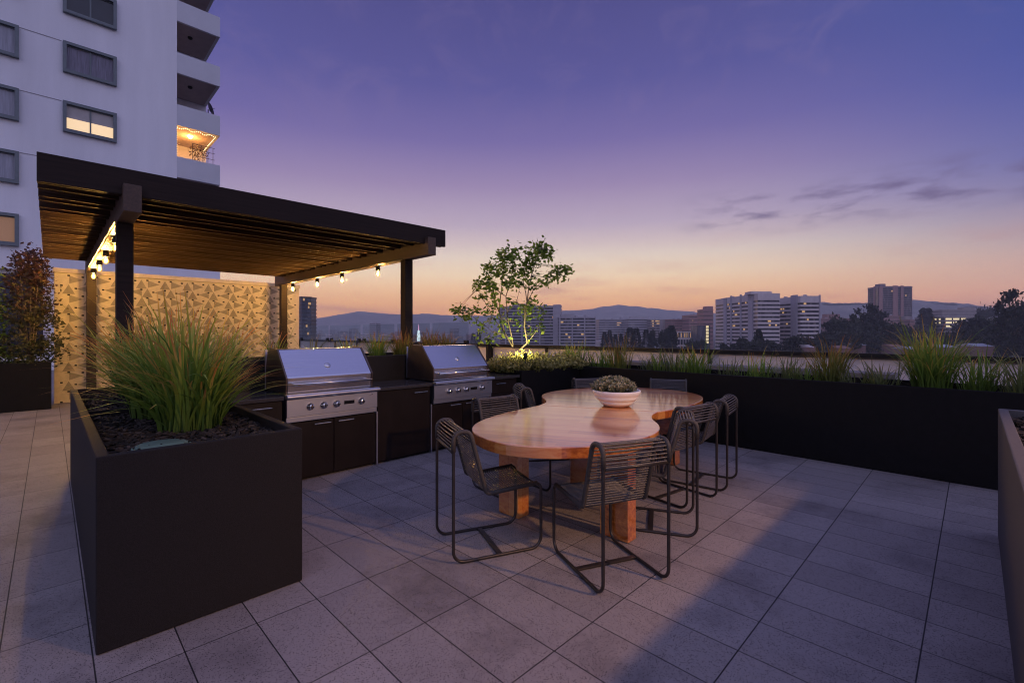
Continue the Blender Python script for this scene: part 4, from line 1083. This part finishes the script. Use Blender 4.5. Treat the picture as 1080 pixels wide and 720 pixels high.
# grey slab building behind the tree
building('apartment_block', 'grey slab block with stacked dark balconies behind the slim tree', [(527, 560), (533, 540), (592, 520)], 322.5, 530, 'f_grey', pitch=3.3, frac=.45, depth=22,
         solid_top=1.5, lit=rl([1], 4, 9), piers=((0, 0, 5, 0), (1, .0, 1.4, 0), (1, .3, 1.2, 0), (1, .62, 1.2, 0), (1, .86, 9.0, .8)), roofbox=[(540, 556, 320)])
building('apartment_block', 'lower grey block of balconies joined to the right of the slab block', [(590, 505), (616, 500), (628, 500)], 334, 500, 'f_grey', pitch=3.3, frac=.45, depth=22,
         solid_top=.5, lit=rl([0], 5, 7), piers=((0, .0, 1.2, 0), (0, .5, 1.2, 0), (1, 0, 1.2, 0)), roofbox=[(592, 606, 331)])
building('glass_tower', 'dark glass office tower beside the right end of the patterned wall', [(296, 470), (318, 440), (328, 446)], 312.5, 440, 'f_dark', 'f_glass', pitch=3.6, frac=.25, depth=12, solid_top=1, lit=rl([0, 1], 7, 11, (1.5, 4)), glow='farlit')
# mid distance
building('office_block', 'hazy grey office block right of the slab block, left of the dark conifers', [(632, 900), (662, 900)], 336.5, 900, 'f_grey', pitch=4.5, frac=.6, depth=40, lit=[(0, .62, 1, 5), (0, .62, 2, 5), (0, .7, 1, 4)], roofbox=[(655, 658, 334)])
building('office_block', 'hazy grey office block with flat penthouse above the dark conifers', [(663, 860), (686, 860)], 336, 860, 'f_grey', pitch=4.5, frac=.6, depth=40, roofbox=[(665, 684, 333.8)])
building('office_block', 'low hazy block with two lit window rows left of the pale column', [(686, 840), (699, 840)], 337, 840, 'f_tan', pitch=4.5, frac=.5, depth=40, lit=[(0, .1, 0, 3.5), (0, .4, 0, 6), (0, .7, 0, 3), (0, .15, 1, 3), (0, .5, 1, 7), (0, .15, 2, 3)])
building('stair_tower', 'narrow pale stair tower between the hazy block and the brown block', [(699.5, 790), (707, 790)], 336.5, 790, 'f_tan', bands=False, depth=20)
building('brick_block', 'dark reddish brick block left of the hospital', [(708, 760), (726.5, 760)], 336.5, 760, 'f_brown', pitch=4.5, frac=.78, depth=30)
building('brick_block', 'taller reddish brick block beside the hospital, right of the darker one', [(727, 730), (741.5, 730)], 332, 730, 'f_pink', pitch=5.5, frac=.8, depth=30, lit=[(0, .2, 1, 2)])
building('brick_block', 'small pink block pressed against the left side of the hospital', [(742, 620), (752, 620)], 326, 620, 'f_pink', pitch=5.5, frac=.8, depth=20, roofbox=[(745, 752, 322.8)])
building('glass_block', 'blue glass office block with a bright column of lit windows beside the hospital', [(735.5, 560), (744, 545), (749, 545)], 343, 550, 'f_glass', 'f_glass', pitch=3.6, frac=.2, depth=20, lit=[(1, .1, k, 3) for k in range(6)], glow='farlitw')
building('colonnade_building', 'low white colonnaded building with small lights below the brick blocks', [(711, 600), (735, 600)], 349.5, 600, 'f_white', pitch=9, frac=.25, depth=20, lit=[(0, .15, 0, .8), (0, .3, 0, .8), (0, .45, 0, .9), (0, .7, 0, .8), (0, .55, 0, .7)], piers=tuple((0, k / 8, .6, 0) for k in range(9)))
building('low_roof_building', 'low pale flat roofed building in front of the conifers', [(641, 640), (672, 640)], 361, 640, 'f_roof', bands=False, depth=25)
building('low_roof_building', 'small white block with a pitched shadow right of the conifers', [(672.5, 600), (682, 600)], 355.5, 600, 'f_white', bands=False, depth=20)
building('low_roof_building', 'long low pale roof running right of the small white block', [(683, 640), (700, 640)], 360, 640, 'f_roof', bands=False, depth=25)
building('low_roof_building', 'low white building at the foot of the grey slab block', [(629, 560), (640, 560)], 359.5, 560, 'f_white', bands=False, depth=25)
# right side
building('brick_block', 'low brown block right of the hospital wing, behind the dark trees', [(866, 800), (902, 800)], 335.5, 800, 'f_brown', pitch=6, frac=.85, depth=40, roofbox=[(872, 886, 331)])
building('brick_block', 'pink block below the brown office tower, half hidden by trees', [(924, 780), (950, 780)], 332.5, 780, 'f_pink', pitch=6, frac=.8, depth=30)
building('shaft_building', 'pale shaft at the foot of the brown office tower', [(955, 770), (959.5, 770)], 333, 770, 'f_tan', bands=False, depth=12)
building('brick_block', 'reddish low block right of the brown office tower', [(960, 760), (990, 760)], 337, 760, 'f_brown', pitch=6, frac=.85, depth=40)
building('lit_office', 'long office building with two bright yellow window rows', [(985, 640), (996, 620), (1028, 620)], 333.5, 620, 'f_tan', pitch=4.8, frac=.42, depth=30, solid_top=1.0,
         lit=[(1, .04, 0, 8), (1, .29, 0, 8), (1, .54, 0, 7), (1, .04, 1, 8), (1, .29, 1, 8), (0, .1, 0, 3), (0, .5, 0, 3), (0, .1, 1, 3), (0, .5, 1, 3), (1, .05, 2, 7)], glow='farlitw')
building('pale_block', 'pale pink upper block with dark penthouse behind the lit office', [(994, 900), (1032, 900)], 326.5, 900, 'f_tan', pitch=6, frac=.8, depth=40, roofbox=[(1016, 1028, 324)])
building('pale_block', 'pale building with an orange lit strip at the far right, below the tall tree', [(1044, 560), (1064, 560)], 335.5, 560, 'f_tan', pitch=5.2, frac=.6, depth=25, lit=[(0, .2, 0, 4), (0, .75, 0, 3)], glow='farlitw')
building('shop_building', 'small shop glowing orange along its front under the far right trees', [(1047, 530), (1063, 530)], 347.5, 530, 'f_white', pitch=4, frac=.5, depth=15, lit=[(0, .04, 0, 15)], glow='farorange')
k = 0
for px, d, w, yt_, mt, lb in [(868, 640, 20, 361, 'f_roof', 'long pale blue roof right of the hospital wing, under the trees'), (890, 620, 16, 363, 'f_tile', 'small tiled roof below the long pale blue roof'),
                          (905, 660, 16, 359.5, 'f_roof', 'pale roof in the middle of the low roofs below the brown tower'), (925, 680, 22, 360.5, 'f_roof', 'wide pale roof right below the brown tower'), (948, 640, 14, 361.5, 'f_tile', 'reddish roof right of the wide pale roof'),
                          (966, 600, 14, 364, 'f_roof', 'little bluish roof left of the big grass clump'), (1003, 560, 15, 362, 'f_roof', 'bluish roof seen above the big grass clump'), (1040, 540, 18, 361, 'f_roof', 'pale roof left of the rounded dark tree at far right'), (856, 590, 8, 362, 'f_white', 'tiny white house with reddish roof beside the hospital')]:
    d *= .64
    t = thing('low_house', lb, 'house', (*at(px, d), GZ))
    q = footprint([(px - w / 2, d), (px + w / 2, d * .98)], 18)
    b = MB(); z1 = zt(yt_ + 4.2, d); b.prism(q, GZ + .02, z1); b.build('wall', M['f_brown'], t)
    b = MB(); a0, a1, a2, a3 = [Vector((*p, z1 + .01)) for p in grow(q, 1)]
    r0 = (a0 + a3) / 2 + Vector((0, 0, 2.2)); r1 = (a1 + a2) / 2 + Vector((0, 0, 2.2))
    b.add([a0, a1, a2, a3, r0, r1], [(0, 1, 5, 4), (1, 2, 5), (2, 3, 4, 5), (3, 0, 4), (3, 2, 1, 0)]); b.build('roof', M[mt], t)

# spire, lit white and pink
x, y = at(441.5, 1500)
t = thing('lit_spire', 'slender spire lit white with a pink tip, seen beyond the second grill', 'tower', (x, y, GZ))
b = MB(); b.lathe([(5.5, GZ), (5.5, zt(353, 1500)), (4, zt(352, 1500)), (3.6, zt(349, 1500)), (1.6, zt(348, 1500))], x, y, 8); b.build('tower_body', M['spire'], t)
b = MB(); b.lathe([(1.6, zt(348, 1500)), (1.1, zt(345, 1500)), (.2, zt(341.5, 1500))], x, y, 8); b.build('tip', M['spirepink'], t)

# distant low-rise city, copies of a few kinds
kinds = []
def lowbuilding(nm, w, dep, h, wall, rows):
    t = thing(nm, 'x', 'building', (0, 0, GZ))
    b = MB(); b.box(-w / 2, w / 2, -dep / 2, dep / 2, GZ, GZ + h); b.box(-w * .2, w * .1, -dep * .2, dep * .2, GZ + h, GZ + h + 3); b.build('wall', M[wall], t)
    b = MB()
    for r in range(rows):
        z = GZ + h * (r + .55) / rows
        b.box(-w * .46, w * .46, -dep / 2 - .15, -dep / 2 - .01, z, z + h / rows * .35); b.box(-w / 2 - .15, -w / 2 - .01, -dep * .45, dep * .45, z, z + h / rows * .35)
    b.build('window_rows', M['f_dark'], t)
    b = MB()
    for _ in range(3):
        z = GZ + h * (rb.randrange(rows) + .55) / rows; xx = rb.uniform(-w * .4, w * .3)
        b.box(xx, xx + 3, -dep / 2 - .3, -dep / 2 - .16, z, z + h / rows * .35)
    b.build('lit_windows', M['farlit'], t)
    return t
kinds.append(lowbuilding('distant_building', 30, 20, 16, 'f_tan', 4))
kinds.append(lowbuilding('distant_building', 22, 18, 26, 'f_grey', 7))
kinds.append(lowbuilding('distant_building', 45, 25, 12, 'f_white', 3))
kinds.append(lowbuilding('distant_building', 18, 18, 34, 'f_grey', 9))
kinds.append(lowbuilding('distant_building', 34, 24, 18, 'f_brown', 4))
used = [False] * 5
lab = ['hazy tan low block of the distant city, far beyond the terrace rail', 'hazy grey mid rise of the distant city, far beyond the terrace rail', 'hazy wide white low block of the distant city, far beyond the rail',
       'hazy slender grey tower of the distant city, far beyond the rail', 'hazy brown block of the distant city, far beyond the terrace rail']
def putcity(px, d, k, sc=1.0):
    x, y = at(px, d); rz = rb.choice((0, 0, .4, -.3)) + rb.uniform(-.1, .1)
    g = ['tan low blocks of the distant city', 'grey mid rises of the distant city', 'wide white blocks of the distant city', 'slender towers of the distant city', 'brown blocks of the distant city'][k]
    if not used[k]:
        o = kinds[k]; used[k] = True; o.location = (x, y, GZ); o.rotation_euler = (0, 0, rz)
    else: o = dup(kinds[k], (x, y, GZ), rz)
    o.scale = (sc, sc, sc * rb.uniform(.7, 1.2))
    tag(o, lab[k], 'building', g)
for i in range(5): putcity(350 + i * 30, 1900 + 120 * i, i)
for i in range(165):
    px = rb.uniform(318, 515) if rb.random() < .7 else rb.uniform(620, 1060)
    if px < 520: d = rb.uniform(1500, 4500)
    else: d = rb.uniform(1100, 3000)
    putcity(px, d, rb.choice((0, 0, 1, 2, 2, 3, 4)), rb.uniform(.8, 1.5))

# ------------------------------------------------------------------ far trees
def far_tree_kind(name, h, r, n, seed, style):
    rnd = random.Random(seed)
    t = thing(name, 'x', 'tree', (0, 0, 0))
    tr = MB(); cr = MB()
    if style == 'conifer':
        tr.tube([(0, 0, 0), (0, 0, h * .9)], [.35, .08], 6)
        for _ in range(n):
            q = rnd.random() ** .8; z = h * (.08 + .92 * q); rad = r * (1 - q) * rnd.uniform(.25, 1.05) + .25
            rad *= 1 + .25 * math.sin(z * 2.7); a = rnd.uniform(0, 6.28)
            leaf(cr, Vector((rad * math.cos(a), rad * math.sin(a), z - rad * .25)), rnd.uniform(.9, 1.6), rnd, rnd.random(), Vector((math.cos(a), math.sin(a), -.3)))
    elif style == 'cypress':
        tr.tube([(0, 0, 0), (0, 0, h * .9)], [.3, .08], 6)
        for _ in range(n):
            q = rnd.random(); z = h * (.04 + .96 * q); rad = r * math.sin(PI * min(1, .15 + q * .85)) ** .7 * math.sqrt(rnd.random()); a = rnd.uniform(0, 6.28)
            leaf(cr, Vector((rad * math.cos(a), rad * math.sin(a), z)), rnd.uniform(1.1, 2.0), rnd, rnd.random(), Vector((math.cos(a), math.sin(a), 1.2)))
    else:
        tr.tube([(0, 0, 0), (.2, .1, h * .35), (.1, .3, h * .6)], [.55, .4, .2], 7)
        ncl = {'round': 34, 'open': 40}[style]
        for c in range(ncl):
            a = rnd.uniform(0, 6.28)
            if style == 'round':
                ph = rnd.uniform(0, 1); rr = r * math.sqrt(rnd.random()) * (1 - .35 * ph)
                cen = Vector((rr * math.cos(a), rr * math.sin(a), h * (.30 + .62 * ph * (1 - .35 * (rr / r) ** 2)))); cs = r * rnd.uniform(.18, .32); m = n // ncl
            else:
                rr = r * rnd.uniform(.15, 1.0); cen = Vector((rr * math.cos(a), rr * math.sin(a), h * rnd.uniform(.45, 1.0) * (1 - .22 * (rr / r) ** 2))); cs = r * rnd.uniform(.10, .20); m = n // ncl
            tr.tube([(.1, .2, h * rnd.uniform(.3, .55)), cen * .6 + Vector((0, 0, h * .2)), cen], [.16, .1, .04], 4, caps=False)
            for _ in range(m):
                p = cen + Vector((rnd.gauss(0, .5), rnd.gauss(0, .5), rnd.gauss(0, .36))) * cs
                leaf(cr, p, rnd.uniform(1.0, 2.0), rnd, min(1, max(0, .5 + (p.z - cen.z) / cs * .35 + rnd.uniform(-.25, .25))))
    tr.build('trunk', M['bark'], t); cr.build('crown', M['farleaf'], t)
    return t
TK = {'conifer': far_tree_kind('conifer', 20, 4.2, 1500, 1, 'conifer'), 'round': far_tree_kind('broadleaf_tree', 16, 8.5, 2600, 2, 'round'),
      'round2': far_tree_kind('broadleaf_tree', 14, 9.5, 2600, 5, 'round'), 'open': far_tree_kind('eucalyptus_tree', 26, 10, 2400, 3, 'open'), 'cypress': far_tree_kind('cypress_tree', 20, 3.0, 1100, 4, 'cypress')}
tused = set()
def tree(kind, px, d, ytop, lb, wide=1.0, group='trees in the city beyond the rail'):
    x, y = at(px, d); hh = zt(ytop, d) - GZ
    base = {'conifer': 20, 'round': 15.5, 'round2': 13.8, 'open': 27, 'cypress': 20}[kind]
    s = hh / base
    wd = (s ** .5) * wide * ({'conifer': 2.0, 'cypress': 1.3}.get(kind, 1.15))
    rz = rb.uniform(0, 6.28)
    if kind not in tused:
        tused.add(kind); o = TK[kind]; o.location = (x, y, GZ); o.rotation_euler = (0, 0, rz)
    else: o = dup(TK[kind], (x, y, GZ), rz)
    o.scale = (wd, wd, s)
    tag(o, lb, 'tree', group)
    return o
for px, d, yt_, k_, w, lb in [
    (637.5, 560, 349.5, 'conifer', .6, 'small dark conifer at the left end of the conifer group'), (643, 565, 348, 'conifer', .6, 'second dark conifer from the left, by the hazy block'), (649, 550, 352, 'conifer', .55, 'short dark conifer third from the left'), (655, 550, 351.5, 'conifer', .5, 'short dark conifer just left of the tall pair'),
    (664.5, 540, 345.5, 'conifer', .95, 'left one of the tall pair of dark conifers'), (671, 545, 345.8, 'conifer', .85, 'right one of the tall pair of dark conifers'), (681.5, 560, 347, 'conifer', .7, 'dark conifer right of the small white block'), (689, 560, 348, 'round', .45, 'small round dark tree left of the tall rounded pair'),
    (701.5, 520, 347, 'round', .6, 'dark rounded tree left of the colonnade'), (708, 520, 344.5, 'cypress', 1.2, 'tall dark tree touching the colonnade'), (737, 470, 358.5, 'round2', .8, 'low bushy tree in front of the glass block'), (729, 480, 360, 'round', .7, 'low bushy tree below the colonnade'),
    (780, 400, 356.5, 'round', .95, 'rounded tree at the foot of the big hospital block'), (800, 410, 348.5, 'cypress', .9, 'narrow dark tree against the blank hospital shaft'), (790, 395, 361, 'round2', .8, 'low tree beneath the blank hospital shaft'), (806, 400, 359, 'round2', .8, 'low tree in front of the right hospital face'), (816, 400, 361, 'round', .7, 'low tree between block and wing'),
    (838, 395, 355, 'round', .9, 'dark bushy tree at the foot of the hospital wing'), (850, 390, 354, 'round2', 1.0, 'wide dark tree below the right end of the wing'), (863, 400, 352, 'round', 1.0, 'dark tree just right of the hospital wing'),
    (877, 470, 341, 'round', 1.1, 'tall rounded tree left of the dark grove'), (889, 470, 334.5, 'round2', 1.15, 'left tree of the dark grove below the brown tower'), (901, 465, 331, 'open', .55, 'open airy tree rising from the dark grove'), (915, 475, 320.5, 'open', .95, 'tallest airy tree of the grove, overlapping the brown tower'), (925, 470, 325, 'open', .8, 'airy tree touching the foot of the brown tower'),
    (906, 450, 341, 'round', 1.2, 'broad dark tree in the middle of the grove'), (930, 460, 342, 'round2', 1.2, 'broad dark tree right of the middle of the grove'), (944, 470, 341.5, 'round', 1.1, 'dark tree at the right end of the grove'), (956, 470, 346, 'round2', 1.0, 'lower dark tree past the right end of the grove'),
    (895, 430, 349, 'round2', 1.0, 'low dark tree in front of the grove, left'), (918, 430, 351, 'round', 1.0, 'low dark tree in front of the grove, middle'), (940, 430, 352, 'round2', .9, 'low dark tree in front of the grove, right'),
    (976.5, 640, 324.5, 'conifer', 1.2, 'lone pointed conifer against the hill right of the brown tower'), (968, 460, 352, 'round', .8, 'low tree below the lone pointed conifer'), (982, 450, 350, 'round2', .9, 'low green tree below the lit office, left'), (1000, 440, 353, 'round', .8, 'low green tree below the lit office, right'),
    (1031, 430, 334.5, 'round', 1.25, 'big dome shaped dark tree right of the lit office'), (1020, 430, 345, 'round2', .9, 'dark tree leaning on the left of the dome shaped one'), (1036, 440, 344, 'round', .8, 'dark tree leaning on the right of the dome shaped one'),
    (1072, 330, 304.5, 'open', .80, 'tall airy tree standing high at the right picture edge'), (1070, 345, 322, 'open', .6, 'airy tree left of the tall one at the right edge'), (1079, 340, 327, 'round', .9, 'dark dense tree under the tall one at the right edge'), (1073, 330, 349, 'round2', .9, 'rounded lighter tree low at the right edge'),
    (1048, 700, 325, 'round', .7, 'far dark tree line piece above the orange lit shop'), (1040, 720, 324, 'round2', .6, 'far rounded tree left of the tall airy tree'), (990, 420, 358, 'round', .8, 'green tree top peeping over the rail by the big grass clump'), (1012, 400, 359, 'round2', .7, 'green tree top over the rail right of the big grass clump'),
    (950, 420, 360, 'round', .7, 'green tree top over the rail left of the big grass clump'), (885, 420, 360, 'round2', .6, 'bush like tree among the pale roofs'), (762, 420, 362, 'round', .6, 'small tree at the left foot of the hospital'),
    (505, 800, 350, 'conifer', .7, 'hazy conifer behind the left side of the slim tree'), (499, 900, 351, 'conifer', .7, 'hazy conifer left of the slim tree')]:
    tree(k_, px, d, yt_, lb, w)
for i in range(60):
    px = rb.uniform(620, 1075); d = rb.uniform(560, 1200)
    kk = rb.choice(('round', 'round2', 'round2', 'cypress'))
    tree(kk, px, d, 351 - (GZ + rb.uniform(7, 12) - EYE) * 488 / d, {'round': 'small round tree among the far roofs', 'round2': 'small spreading tree among the far roofs', 'cypress': 'small narrow tree among the far roofs'}[kk], 1.0,
         {'round': 'small round trees among the far roofs', 'round2': 'small spreading trees among the far roofs', 'cypress': 'small narrow trees among the far roofs'}[kk])

# ------------------------------------------------------------------ hills
def hills(name, pts, d, depth, seed, bump=6.0, n=260):
    """ridge: (px, py) skyline at depth d; real ridge with front and back slopes"""
    rnd = random.Random(seed)
    pxs = [p[0] for p in pts]; vs = []; rows = 9
    from mathutils import noise
    for i in range(n + 1):
        px = pxs[0] + (pxs[-1] - pxs[0]) * i / n
        for j in range(len(pts) - 1):
            if pts[j][0] <= px <= pts[j + 1][0]:
                q = (px - pts[j][0]) / (pts[j + 1][0] - pts[j][0]); q = q * q * (3 - 2 * q)
                py = pts[j][1] + (pts[j + 1][1] - pts[j][1]) * q; break
        H = zt(py, d) - GZ
        for r in range(rows):
            u = r / (rows - 1) * 2 - 1     # -1 front foot .. 1 back foot
            prof = (math.cos(u * PI) + 1) / 2
            dd = d + u * depth
            x, y = at(540 + (px - 540), dd)
            nz = noise.fractal(Vector((px * .03 + seed, u * 2.0, seed)), .9, 2.1, 5) * bump * (1.0 if abs(u) < .9 else 0)
            nz2 = noise.noise(Vector((px * 1.1, u * 3, seed))) * bump * .25
            vs.append((x, y, max(GZ - 1, GZ + H * prof + (nz + nz2) * prof)))
    b = MB(); b.add(vs, [(i * rows + r, (i + 1) * rows + r, (i + 1) * rows + r + 1, i * rows + r + 1) for i in range(n) for r in range(rows - 1)], smooth=True)
    tag(b.build(name, M['hill']), kind='structure')
hills('mountains', [(150, 338), (290, 337), (335, 335.5), (360, 331), (380, 328.5), (398, 330), (425, 331.5), (470, 332), (512, 333), (560, 330), (600, 327.5), (625, 325), (640, 323), (652, 321), (668, 322.5), (685, 325), (720, 328), (745, 330), (800, 326), (900, 326)], 4800, 1500, 3, 14)
hills('hills', [(830, 330), (850, 322), (862, 318.5), (880, 320), (905, 319.5), (930, 318), (965, 316.5), (985, 317), (1000, 319), (1020, 321), (1035, 323), (1060, 326), (1120, 330), (1300, 335)], 2600, 800, 8, 9)
# wooded ridge crest on the right hill
for i in range(70):
    px = rb.uniform(866, 1040)
    kk = rb.choice(('round', 'round2'))
    base = 319 + 2 * math.sin(px * .05)
    x, y = at(px, 2450)
    zr = zt(321.5 if px < 1010 else 325, 2450)
    o = dup(TK[kk], (x, y, zr - 8), rb.uniform(0, 6))
    s = rb.uniform(.7, 1.3); o.scale = (s * 1.5, s * 1.5, s)
    tag(o, {'round': 'round tree on the crest of the right hand hill', 'round2': 'spreading tree on the crest of the right hand hill'}[kk], 'tree', {'round': 'round trees on the hill crest', 'round2': 'spreading trees on the hill crest'}[kk])

# ------------------------------------------------------------------ haze
b = MB(); mz = Matrix.Rotation(PI / 4, 4, 'Z'); b.box(-13000, 6600, -13000, 13000, -27.0, 335, mz)
hz = b.build('haze', bpy.data.materials.new('haze_air'))
mt = hz.data.materials[0]; mt.use_nodes = True
nt = mt.node_tree; nt.nodes.remove(nt.nodes['Principled BSDF'])
pv = N(nt, 'ShaderNodeVolumePrincipled'); pv.inputs['Density'].default_value = HAZE; pv.inputs['Color'].default_value = (0.93, 0.94, 1.0, 1)
nt.links.new(pv.outputs[0], nt.nodes['Material Output'].inputs['Volume'])
tag(hz, kind='stuff')
hz['label'] = 'thin evening haze over the city'; hz['category'] = 'haze'

# ------------------------------------------------------------------ lamps
S = bpy.data.lights.new('sun', 'SUN'); S.energy = 0.25; S.angle = math.radians(12); S.color = (1.0, .62, .42)
so = bpy.data.objects.new('sun', S); C.objects.link(so)
az = math.radians(54); el = math.radians(4)
so.rotation_euler = Vector((-math.cos(az) * math.cos(el), -math.sin(az) * math.cos(el), -math.sin(el))).to_track_quat('-Z', 'Y').to_euler()
# warm wall lamp on the building behind the camera: its pool of light reaches over the right hand planter
L = bpy.data.lights.new('wall_lamp', 'SPOT'); L.energy = 900; L.color = (1.0, .52, .22); L.spot_size = math.radians(52); L.spot_blend = .9; L.shadow_soft_size = .09
lo = bpy.data.objects.new('wall_lamp', L); C.objects.link(lo); lo.location = (3.6, -3.6, 3.55)
lo.rotation_euler = (Vector((2.75, 2.0, 0.2)) - lo.location).to_track_quat('-Z', 'Y').to_euler()

# ------------------------------------------------------------------ render settings
sc = bpy.context.scene
sc.render.engine = 'CYCLES'
sc.view_settings.view_transform = 'Standard'; sc.view_settings.look = 'None'; sc.view_settings.exposure = 0; sc.view_settings.gamma = 1
sc.cycles.use_denoising = True; sc.cycles.filter_width = 1.1
sc.cycles.max_bounces = 8; sc.cycles.diffuse_bounces = 3; sc.cycles.glossy_bounces = 3; sc.cycles.transparent_max_bounces = 16; sc.cycles.volume_bounces = 0
sc.cycles.sample_clamp_indirect = 4.0; sc.cycles.sample_clamp_direct = 0
sc.cycles.caustics_reflective = False; sc.cycles.caustics_refractive = False
